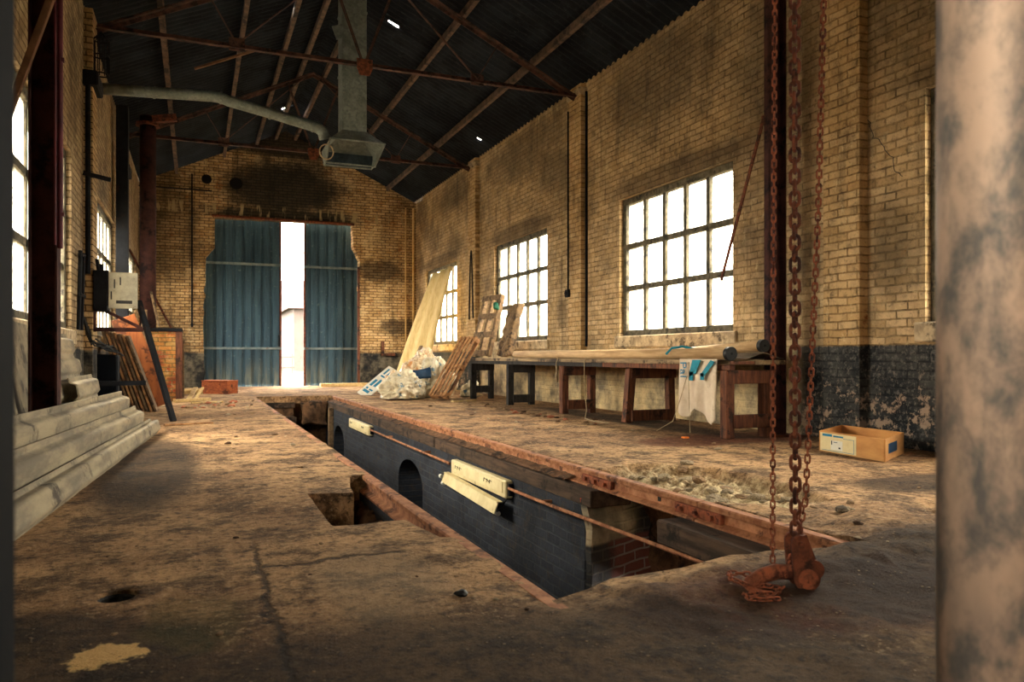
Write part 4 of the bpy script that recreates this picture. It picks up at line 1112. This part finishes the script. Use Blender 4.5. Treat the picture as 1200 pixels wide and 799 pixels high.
tag(obj('plastic_pouch', b, DBLUE, base=(3.95, 13.8, .3)), 'dark blue printed pouch on top of the rubble sack', 'pouch')
# sign board
sg = thing('sign_board', 'long white board with blue lettering leaning on the rubbish pile near the doors', 'sign', (3.4, 16.0, 0))
sm = frame_m((3.08, 15.75, .04), (.30, -.35, -.22), (.82, .25, .52))
b = nb(); lohi(b, 0, .28, 0, .95, 0, .03, .003); bmesh.ops.transform(b, matrix=sm, verts=b.verts); obj('board', b, WHITEP, sg)
b = nb()
for x0, x1, y0, y1 in ((.05, .2, .1, .17), (.05, .1, .19, .24), (.14, .23, .19, .23), (.05, .11, .3, .5), (.14, .2, .32, .55), (.06, .2, .62, .66), (.06, .1, .7, .88), (.15, .2, .68, .9)):
    lohi(b, x0, x1, y0, y1, .03, .033)
bmesh.ops.transform(b, matrix=sm, verts=b.verts); obj('lettering', b, BLUEP, sg)
# timber lying by the right door, bits near the bench end
b = nb(); lohi(b, 3.0, 4.3, 20.1, 20.3, 0, .09, .006); tag(obj('timber_plank', b, PALEW, base=(3.6, 20.2, 0)), 'pale timber lying on the floor in front of the right sliding door', 'plank')
b = nb(); lohi(b, 4.1, 4.6, 12.7, 12.78, 0, .03, .004, Matrix.Rotation(.3, 3, 'Z')); tag(obj('timber_plank', b, PALEW, base=(4.3, 12.7, 0)), 'short pale batten on the floor beside the foot of the leaning pallet', 'plank')
bag('grey plastic sack on the floor under the far end of the bench', (5.02, 14.25, 0), (.2, .28), .2, BAGP, 47)
# hanging loop strap and conduit on the right wall
b = nb(); pts = [(5.585, 15.98, 1.6), (5.59, 15.95, 2.5), (5.595, 15.9, 3.05), (5.595, 15.87, 3.1), (5.595, 15.84, 3.05), (5.59, 15.79, 2.5), (5.585, 15.72, 1.62)]
tube(b, pts, .018, 6); tag(obj('hanging_strap', b, WOODD, base=(5.59, 15.85, 3.1)), 'dark looped strap hanging on the pilaster between the two farther right windows', 'strap')
cd = thing('wall_conduit', 'thin dark conduit running down the right pilaster to a small switch', 'conduit', (5.59, 11.12, 1.8))
b = nb(); tube(b, [(5.585, 11.14, 1.85), (5.585, 11.14, 4.75)], .014, 6); obj('conduit_tube', b, DARK, cd)
b = nb(); lohi(b, 5.55, 5.6, 11.08, 11.2, 1.75, 1.87, .01); tube(b, [(5.55, 11.14, 1.81), (5.53, 11.14, 1.81)], .03, 8); obj('switch', b, DARK, cd)
cd = thing('downpipe', 'thin dark pipe in the angle of the middle right pilaster', 'pipe', (5.67, 10.68, 1))
b = nb(); tube(b, [(5.68, 10.69, .95), (5.68, 10.69, 4.95)], .02, 8); obj('pipe_run', b, DARK, cd)

# ------------------------------------------------------------------ left side
# asbestos sheets: ribs run along y
def rib_sheet(y0, y1, A0, A1, waves, amp, t, sag=0, nu=48):
    """sheet from foot A0 (x,z) to head A1 (x,z); per-end offsets given as 4 (x,z): near foot, near head, far foot, far head"""
    bm = nb()
    (nfx, nfz), (nhx, nhz), (ffx, ffz), (fhx, fhz) = A0
    def f(u, v):
        x = (nfx+(nhx-nfx)*v)*(1-u) + (ffx+(fhx-ffx)*v)*u
        z = (nfz+(nhz-nfz)*v)*(1-u) + (ffz+(fhz-ffz)*v)*u
        d = V((nhx-nfx, 0, nhz-nfz)).normalized(); n = V((d.z, 0, -d.x))
        ph = v*waves
        q = ph % 1.0
        def sm(a, b_, t_): t_ = max(0, min(1, (t_-a)/(b_-a))); return t_*t_*(3-2*t_)
        w = amp*(2*sm(.02, .2, q)*(1-sm(.62, .8, q)) - 1 + .35*sm(.2, .6, q)*(1-sm(.62, .8, q)))
        p = V((x, y0+(y1-y0)*u, z)) + n*w
        p.z += sag*math.sin(math.pi*u)
        return p
    grid(bm, f, nu, int(waves*22)); solid(bm, t); return bm
G = 'stacked cement sheets by the left wall'
def sheet(label, *a, **k):
    mat = k.pop('mat', ASB)
    bm = rib_sheet(*a, **k)
    c = sum((v.co for v in bm.verts), V())/len(bm.verts); c.z = min(v.co.z for v in bm.verts)
    return tag(obj('corrugated_sheet', bm, mat, base=c, smooth=True), label, 'corrugated sheet', G)
sheet('lowest pale corrugated cement sheet of the front stack, its edge on the floor', 2.6, 8.75, ((-.80, .012), (-.89, .175), (-.35, .012), (-.41, .165)), None, 1.0, .028, .012)
sheet('middle pale corrugated cement sheet of the front stack', 2.6, 8.45, ((-.985, .11), (-.995, .325), (-.505, .10), (-.52, .31)), None, 1.0, .03, .012)
sheet('top pale corrugated cement sheet of the front stack, with clean bright lip', 2.6, 8.25, ((-1.095, .26), (-1.105, .475), (-.62, .25), (-.63, .465)), None, 1.0, .028, .012)
sheet('corrugated cement sheet leaning upright on the left wall behind the front stack', 7.0, 8.95, ((-.9, .02), (-1.2, 1.02), (-.9, .02), (-1.2, 1.02)), None, 5, .016, .012)
sheet('corrugated cement sheet in front of the upright leaning one, with dark wavy end edge', 7.3, 8.8, ((-.80, .02), (-.96, .62), (-.80, .02), (-.96, .62)), None, 3, .018, .014)
b = nb(); bar(b, (-1.235, 7.0, .53), (-1.235, 9.3, .53), .02, 1.06, (-.01, 0, 1)); 
tag(obj('cement_board', b, ASBD, base=(-1.2, 7.9, 0)), 'flat grey cement board standing against the left wall under the window', 'board')
b = nb(); prism(b, [(-1.05, 5.0, 0), (-1.05, 6.9, 0), (-1.22, 6.9, 1.04), (-1.22, 5.6, 1.06)], (.025, 0, .0))
tag(obj('cement_board', b, ASBD, base=(-1.15, 5.4, 0)), 'flat grey cement board leaning between the near left post and the dark steel column', 'board')
b = nb(); bar(b, (-.93, 5.6, .0), (-1.1, 5.25, .9), .12, .03, (1, 0, 0)); tag(obj('leaning_board', b, ASBD, base=(-1.0, 5.7, 0)), 'narrow grey board leaning at a slant beside the foot of the dark steel column', 'board')

# control box
cx = thing('control_box', 'dark electrical control box with its grey door hanging open on the left pilaster', 'control box', (-1.1, 10.75, 1.35))
b = nb(); lohi(b, -1.155, -1.0, 10.7, 11.1, 1.36, 1.86, .008); obj('box_body', b, DARK, cx)
b = nb(); lohi(b, -1.01, -.985, 10.69, 10.76, 1.42, 1.86, .004); obj('box_rim', b, DARK, cx)
b = nb(); lohi(b, -.985, -.66, 10.69, 10.72, 1.39, 1.84, .006); dd = obj('box_door', b, GREYP, cx)
b = nb(); lohi(b, -.9, -.72, 10.685, 10.69, 1.45, 1.49); obj('name_plate', b, BLACK, dd)
b = nb(); lohi(b, -.96, -.945, 10.685, 10.69, 1.5, 1.6); lohi(b, -.925, -.91, 10.685, 10.69, 1.64, 1.75); lohi(b, -.86, -.845, 10.685, 10.69, 1.68, 1.78); obj('slot', b, BLACK, dd)
b = nb(); tube(b, [(-1.08, 10.85, 1.86), (-1.08, 10.85, 1.95)], .03, 8); tube(b, [(-1.1, 10.75, 1.86), (-1.12, 10.75, 2.0)], .02, 8); obj('cable_gland', b, DARK, cx)
br = thing('wall_bracket', 'rusty triangular wall bracket below the control box', 'bracket', (-1.16, 10.9, 1.1))
b = nb(); bar(b, (-1.16, 10.8, 1.13), (-.6, 10.8, 1.13), .05, .05); bar(b, (-1.1, 10.8, 1.4), (-.62, 10.8, 1.15), .04, .04); bar(b, (-1.15, 10.8, 1.1), (-1.15, 10.8, 1.4), .03, .03); obj('bracket_frame', b, COLS, br)
b = nb(); bar(b, (-1.25, 10.4, .47), (-.55, 10.4, .47), .06, .055); tag(obj('wall_bracket', b, DARK, base=(-1.2, 10.4, .47)), 'dark horizontal bar jutting low from the left wall above the cement sheets', 'bracket')
b = nb(); bar(b, (-.66, 10.9, 1.5), (-.235, 10.2, .0), .06, .06, bev=.004); tag(obj('leaning_bar', b, DARK, base=(-.24, 10.2, 0)), 'long black square bar leaning from the floor up to the control box bracket', 'bar')
b = nb()
for k in range(5):
    ph = k*1.7
    tube(b, [(-1.22 + .02*k, 10.3, 1.3-.05*k), (-1.17+.015*k, 10.25-.03*k, 1.05-.03*k), (-1.08+.02*math.sin(ph), 10.15, .92+.02*k), (-.98+.03*math.cos(ph), 10.2, .9+.03*math.sin(ph)), (-.9+.03*k, 10.25+.05*math.sin(ph), .92-.03*k)], .011, 5)
tag(obj('cable_tangle', b, BLACK, base=(-1.1, 10.2, .9)), 'tangle of dark cables hanging below the control box', 'cable')
b = nb(); lohi(b, -1.23, -.93, 11.25, 11.6, .0, .82, .02); rough(b, .01, 4); tag(obj('metal_cabinet', b, BLUEST, base=(-1.05, 11.1, 0)), 'dark blue metal cabinet standing on the floor behind the cement sheets', 'cabinet')
b = nb(); tube(b, [(-1.2, 10.62, 1.8), (-1.2, 10.62, 4.1)], .03, 8); tag(obj('wall_pipe', b, DARK, base=(-1.2, 10.62, 1.8)), 'thin dark pipe running up the left wall beside the light pilaster', 'pipe')
b = nb(); bar(b, (-1.25, 10.6, 3.02), (-.95, 10.6, 2.96), .04, .05); tag(obj('wall_stub', b, DARK, base=(-1.2, 10.6, 3.0)), 'short dark iron stub sticking out of the left pilaster', 'bracket')
b = nb()
for dy in (0, .25): tube(b, [(-1.22, 9.95+dy, 1.1), (-1.2, 9.95+dy, 1.9), (-1.2, 9.95+dy, 2.0)], .022, 6)
tube(b, [(-1.2, 9.9, 1.95), (-1.2, 10.3, 1.98)], .02, 6); tube(b, [(-1.2, 9.9, 1.5), (-1.2, 10.3, 1.5)], .02, 6)
tag(obj('wall_pipe', b, DARK, base=(-1.2, 10.0, 1.2)), 'ladder of short dark pipes on the left wall next to the second window', 'pipe')
# bird cage like lantern high on the left pilaster
b = nb()
for a in range(10): 
    an = a*math.pi/5; tube(b, [(-1.08+.09*math.cos(an), 10.85+.09*math.sin(an), 4.34), (-1.08+.09*math.cos(an), 10.85+.09*math.sin(an), 4.75), (-1.08, 10.85, 4.86)], .006, 4)
for z in (4.32, 4.55, 4.75): tube(b, [(-1.08+.09*math.cos(i*math.pi/8), 10.85+.09*math.sin(i*math.pi/8), z) for i in range(16)], .01, 5, closed=True)
tag(obj('cage_lamp', b, DARK, base=(-1.08, 10.85, 4.32)), 'dark wire cage standing on the bracket at the top of the left pilaster', 'cage')

# timber boards and plywood leaning on the left wall
for i in range(7):
    b = nb(); o = i*.052
    bar(b, (-.83+o, 12.4, .0), (-1.2+o, 12.4, 1.16-.012*i), .032, .5, (0, 1, 0), .003)
    lb_ = ['innermost thin brown board of the leaning stack, nearest the left wall', 'second thin board from the left wall in the leaning stack', 'third thin board from the left wall in the leaning stack', 'middle thin board of the leaning stack by the left wall', 'third thin board from the orange panel in the leaning stack', 'second thin board from the orange panel in the leaning stack', 'outermost thin board of the leaning stack, next to the orange panel'][i]
    tag(obj('thin_board', b, PALW if i % 2 else PALG, base=(-.83+o, 12.4, 0)), lb_, 'board', 'boards leaning on the left wall')
b = nb(); bar(b, (-.5, 12.95, 0.03), (-1.0, 12.95, 1.38), .34, .03, (0, 1, 0), .003); tag(obj('plywood_panel', b, OPLY, base=(-.45, 12.9, 0)), 'orange brown panel leaning on the left wall behind the thin boards', 'panel')

# brick pier with flue
pr = thing('brick_pier', 'low orange brick pier with dark slab top by the back left corner', 'pier', (-.48, 15.3, 0))
b = nb(); lohi(b, -.78, -.31, 14.85, 15.75, 0, 1.23, .006); obj('pier_brickwork', b, MB['pier'], pr)
b = nb(); lohi(b, -.84, -.2, 14.8, 15.8, 1.23, 1.29, .008); obj('slab_top', b, DARK, pr)
b = nb(); lohi(b, -.31, -.2, 14.84, 14.95, 0, 1.23, .004); obj('corner_post', b, WOODR, pr)
b = nb(); lohi(b, -.2, -.17, 14.95, 15.0, .05, 1.1, .004); obj('edge_strip', b, PALG, pr)
fu = thing('flue_pipe', 'thick dark flue pipe rising from the brick pier to the roof', 'flue', (-.78, 15.35, 1.29))
b = nb(); tube(b, [(-.78, 15.35, 1.29), (-.78, 15.35, 5.12)], .135, 24); obj('flue_shaft', b, COLS, fu, True)
b = nb(); tube(b, [(-.78, 15.35, 4.95), (-.78, 15.35, 5.0)], .2, 24); bar(b, (-.7, 15.2, 5.04), (-.3, 15.2, 5.12), .12, .12); obj('flue_flange', b, RUST, fu)
b = nb(); tube(b, [(-.58, 15.0, 1.31), (-.72, 15.1, 1.95)], .022, 8); tag(obj('leaning_stick', b, PALG, base=(-.58, 15, 1.29)), 'short pale stick leaning on the flue above the brick pier', 'stick')
b = nb(); tube(b, [(-.4, 15.6, 1.315), (-1.1, 15.6, 2.75)], .02, 8); tag(obj('leaning_rod', b, RUST, base=(-.4, 15.6, 1.29)), 'long thin rusty rod leaning from the brick pier to the left wall', 'rod')
b = nb(); lohi(b, -.85, -.76, 14.7, 14.79, 0, 1.6, .004); tag(obj('timber_stub', b, PALG, base=(-.8, 14.75, 0)), 'upright grey timber stub beside the brick pier', 'timber')
b = nb(); lohi(b, -1.2, -1.02, 14.2, 14.45, 0, 4.95, .004); tag(obj('dark_column', b, DARK, base=(-1.1, 14.3, 0)), 'narrow black column against the left wall before the flue pipe', 'steel column')

# red box, pipe roll, scrap timbers by the doors
rb = thing('red_box', 'orange red wooden box on the floor in front of the left sliding door', 'box', (.5, 17.5, 0), rotz=0)
p0, p1, p2 = V((.14, 17.55, 0)), V((.63, 17.1, 0)), V((.86, 17.5, 0)); p3 = p0 + p2 - p1
b = nb(); prism(b, [p0, p1, p2, p3], (0, 0, .26)); obj('box_body', b, REDW, rb)
b = nb(); c = (p0+p2)/2; prism(b, [c+(p-c)*1.03+V((0, 0, .262)) for p in (p0, p1, p2, p3)], (0, 0, .02)); obj('box_lid', b, REDW, rb)
b = nb(); tube(b, [(-.2, 17.3, .06), (.16, 17.3, .06)], .055, 14); tag(obj('pipe_roll', b, PALEW, base=(0, 17.3, 0)), 'short pale tube lying on the floor left of the red box', 'tube')
for p, q, w, h_, lab_ in (((-.32, 14.3, .03), (.25, 14.6, .04), .1, .05, 'pale plank lying flat in front of the brick pier'), ((-.05, 13.9, .015), (.45, 14.1, .015), .07, .025, 'thin batten lying on the floor nearest the camera in front of the brick pier'),
                      ((-.1, 14.7, .03), (.02, 15.6, .2), .08, .03, 'pale board propped on the rubble right of the brick pier'), ((.0, 14.6, .02), (.14, 15.1, .22), .05, .03, 'white edged stick propped beside the brick pier rubble')):
    b = nb(); bar(b, p, q, w, h_, bev=.003); tag(obj('scrap_timber', b, PALEW, base=(V(p)+V(q))/2), lab_, 'timber', 'scrap timbers by the brick pier')
b = nb(); tube(b, [(-.06, YB-.02, 1.6), (-.06, YB-.02, 5.35)], .02, 6); lohi(b, -.09, -.03, YB-.05, YB, 1.52, 1.62)
tag(obj('wall_cable', b, DARK, base=(-.06, YB, 1.6)), 'thin dark cable running down the back wall left of the doors', 'cable')
b = nb(); tube(b, [(5.4, YB-.03, .6), (5.4, YB-.03, 4.9)], .02, 6); tube(b, [(5.62, YB-.03, .6), (5.62, YB-.03, 4.9)], .035, 8)
tag(obj('wall_pipe', b, PALEW, base=(5.5, YB, .6)), 'pair of painted pipes in the back right corner', 'pipe')
b = nb(); bar(b, (XL-.0, YB-.05, 4.95), (.4, YB-.05, 4.95), .03, .03); tag(obj('wall_bar', b, DARK, base=(-.4, YB, 4.95)), 'thin dark bar across the back wall at the upper left', 'bar')
b = nb(); lohi(b, 4.72, 4.8, YB-.06, YB-.01, .85, 1.2, .006); lohi(b, 4.72, 5.1, YB-.06, YB-.01, .8, .88, .006); tag(obj('wall_hook', b, WOODR, base=(4.8, YB, .8)), 'rusty angle iron fixed low on the back wall right of the doors', 'bracket')

# ------------------------------------------------------------------ loose stones and debris
def stone_bm(s, seed):
    bm = nb(); bmesh.ops.create_icosphere(bm, subdivisions=2, radius=s)
    for v in bm.verts: 
        v.co *= 1 + .5*noise.noise(v.co/s*1.1 + V((seed*3.1, 0, 0))); v.co.z *= .6
    return bm
protos = []
for i in range(6):
    me = bpy.data.meshes.new('loose_stone'); bm = stone_bm(1, i); bm.to_mesh(me); bm.free(); me.materials.append([STONE, CONC, DIRT, STONE, BRICKC, CONC][i]); protos.append(me)
def scatter(n, x0, x1, y0, y1, s0, s1, lab_, grp, idx=(0, 1, 2, 3), zoff=0, name='loose_stone', cat='stone'):
    for _ in range(n):
        for _t in range(40):
            x, y = random.uniform(x0, x1), random.uniform(y0, y1)
            if not any(inside((x, y), l) for l in LOOPS): break
        s = random.uniform(s0, s1)*random.uniform(.6, 1)
        o = bpy.data.objects.new(name, protos[random.choice(idx)]); COL.objects.link(o)
        o.scale = (s*random.uniform(.7, 1.3), s, s*random.uniform(.7, 1.1)); o.rotation_euler = (0, 0, random.uniform(0, 6.3))
        o.location = (x, y, hfun(x, y) + s*.25)
        tag(o, lab_, cat, grp)
scatter(34, 4.1, 4.66, 7.6, 12.4, .015, .05, 'small stone in the rubble strip along the bench legs', 'stones along the bench legs', (0, 2, 4, 3))
scatter(30, .2, 1.0, 5.5, 15, .012, .035, 'small stone on the dirt floor left of the pit', 'stones left of the pit')
scatter(30, 2.8, 4.5, 5.2, 13, .012, .035, 'small stone on the open floor right of the pit', 'stones right of the pit')
scatter(24, -.4, 1.0, 1.7, 3.6, .004, .013, 'tiny pebble on the near floor', 'pebbles on the near floor')
scatter(26, -.15, .6, 12.6, 14.1, .02, .06, 'stone in the rubble before the brick pier', 'rubble by the brick pier', (0, 1, 4, 3))
scatter(64, 2.74, 3.36, 3.5, 4.75, .025, .06, 'lump of broken concrete in the crumbled patch beside the right rail', 'broken concrete lumps', (1, 5, 1, 0))
scatter(20, 2.6, 4.4, 2.3, 3.4, .008, .03, 'small stone on the dark lumpy ground behind the chains', 'stones behind the chains')
# bigger single stones
b = stone_bm(.04, 9); bmesh.ops.translate(b, vec=(3.0, 2.92, .03), verts=b.verts); tag(obj('loose_stone', b, CONC, base=(3.0, 2.92, .02)), 'fist sized grey stone right of the hook on the dark ground', 'stone')
b = stone_bm(.022, 4); bmesh.ops.translate(b, vec=(.82, 2.42, .012), verts=b.verts); tag(obj('dirt_clod', b, BLACK, base=(.82, 2.42, 0)), 'black clod lying on the near floor left of the left rail end', 'clod')
b = nb(); bar(b, (-.32, 9.6, .015), (.2, 9.75, .01), .05, .02, bev=.003); tag(obj('timber_strip', b, PALW, base=(0, 9.7, 0)), 'thin brown strip on the floor before the end of the cement sheets', 'timber')

# ------------------------------------------------------------------ outdoors
b = nb(); lohi(b, -60, 60, YB+.2, 120, -.3, -.06); o = struct('ground', b, GRASS)
b = nb(); lohi(b, 6.0, 60, -40, YB+.2, -.3, -.06); struct('ground_right', b, SOIL)
b = nb(); lohi(b, -60, -1.56, -40, YB+.2, -.3, -.06); struct('ground_left', b, SOIL)
def house(label, x0, x1, y0, y1, zw, zr, name='house'):
    t = thing(name, label, 'house', ((x0+x1)/2, y0, -.06), 'houses beyond the doors')
    b = nb(); lohi(b, x0, x1, y0, y1, -.06, zw); obj('walls', b, HBRICK, t)
    b = nb(); ym = (y0+y1)/2; prism(b, [(x0-.3, y0-.3, zw), (x0-.3, ym, zr), (x0-.3, y1+.3, zw)], (x1-x0+.6, 0, 0)); obj('roof', b, HROOF, t)
    k = 0; x = x0+.6
    while x < x1-.8:
        for z in (.8, 2.6):
            if z+1 < zw:
                b = nb(); lohi(b, x, x+.6, y0-.04, y0+.02, z, z+1.0); obj('window', b, HWIN, t)
        x += 1.4
house('brick house with tiled roof seen through the gap between the doors', 5.2, 12, 45, 52, 3.5, 5.4)
house('lower house farther away seen at the left of the door gap', 3.5, 9, 62, 70, 2.9, 4.6)
fe = thing('fence', 'low wooden fence outside beyond the door gap', 'fence', (5, 38, -.06))
for i in range(12):
    b = nb(); lohi(b, 2.5+i*.45, 2.56+i*.45, 38, 38.06, -.06, .9); obj('fence_post', b, HBRICK, fe)
b = nb(); lohi(b, 2.4, 8, 38.06, 38.1, .7, .78); lohi(b, 2.4, 8, 38.06, 38.1, .2, .28); obj('fence_rail', b, HBRICK, fe)

# ------------------------------------------------------------------ light
w = bpy.data.worlds.new('World'); S.world = w; w.use_nodes = True
nt = w.node_tree; bg = nt.nodes['Background']; bg.inputs[0].default_value = (1.0, .928, .825, 1)
tcw = nt.nodes.new('ShaderNodeTexCoord'); sp_ = nt.nodes.new('ShaderNodeSeparateXYZ'); nt.links.new(tcw.outputs['Generated'], sp_.inputs[0])
mr = nt.nodes.new('ShaderNodeMapRange'); nt.links.new(sp_.outputs[2], mr.inputs[0]); mr.inputs[1].default_value = -.02; mr.inputs[2].default_value = .9; mr.inputs[3].default_value = 9; mr.inputs[4].default_value = 24   # overcast sky: brighter overhead
nt.links.new(mr.outputs[0], bg.inputs[1])
def portal(loc, rot, sx, sy):
    l = bpy.data.lights.new('daylight_portal', 'AREA'); l.shape = 'RECTANGLE'; l.size = sx; l.size_y = sy
    l.cycles.is_portal = True
    o = bpy.data.objects.new('daylight_portal', l); COL.objects.link(o); o.location = loc; o.rotation_euler = rot
for a, c in WINS: portal((XR+.2, (a+c)/2, (WZ0+WZ1)/2), (0, math.radians(90), 0), WZ1-WZ0, c-a)
for a, c in WINL: portal((XL-.2, (a+c)/2, (WZ0+WZ1)/2), (0, math.radians(-90), 0), WZ1-WZ0, c-a)
portal((2.42, 21.35, 2.2), (math.radians(-90), 0, 0), .65, 4.6)

# ------------------------------------------------------------------ camera
cam = bpy.data.cameras.new('Camera'); co = bpy.data.objects.new('Camera', cam); COL.objects.link(co)
cam.sensor_width = 36; cam.lens = 27.0; cam.clip_start = .02
co.location = (0, 0, .8); co.rotation_euler = (math.radians(90), 0, -math.atan(372/900))
cam.shift_y = (417-399.5)/1200
cam.dof.use_dof = True; cam.dof.focus_distance = 6.0; cam.dof.aperture_fstop = 27/5.5
S.camera = co
S.view_settings.view_transform = 'Standard'; S.view_settings.look = 'None'; S.view_settings.gamma = 1; S.view_settings.use_curve_mapping = False
S.view_settings.exposure = 1.5
cy = S.cycles
cy.max_bounces = 8; cy.diffuse_bounces = 4; cy.glossy_bounces = 3; cy.transmission_bounces = 4; cy.transparent_max_bounces = 8
cy.caustics_reflective = False; cy.caustics_refractive = False; cy.sample_clamp_indirect = 8
cy.use_denoising = True
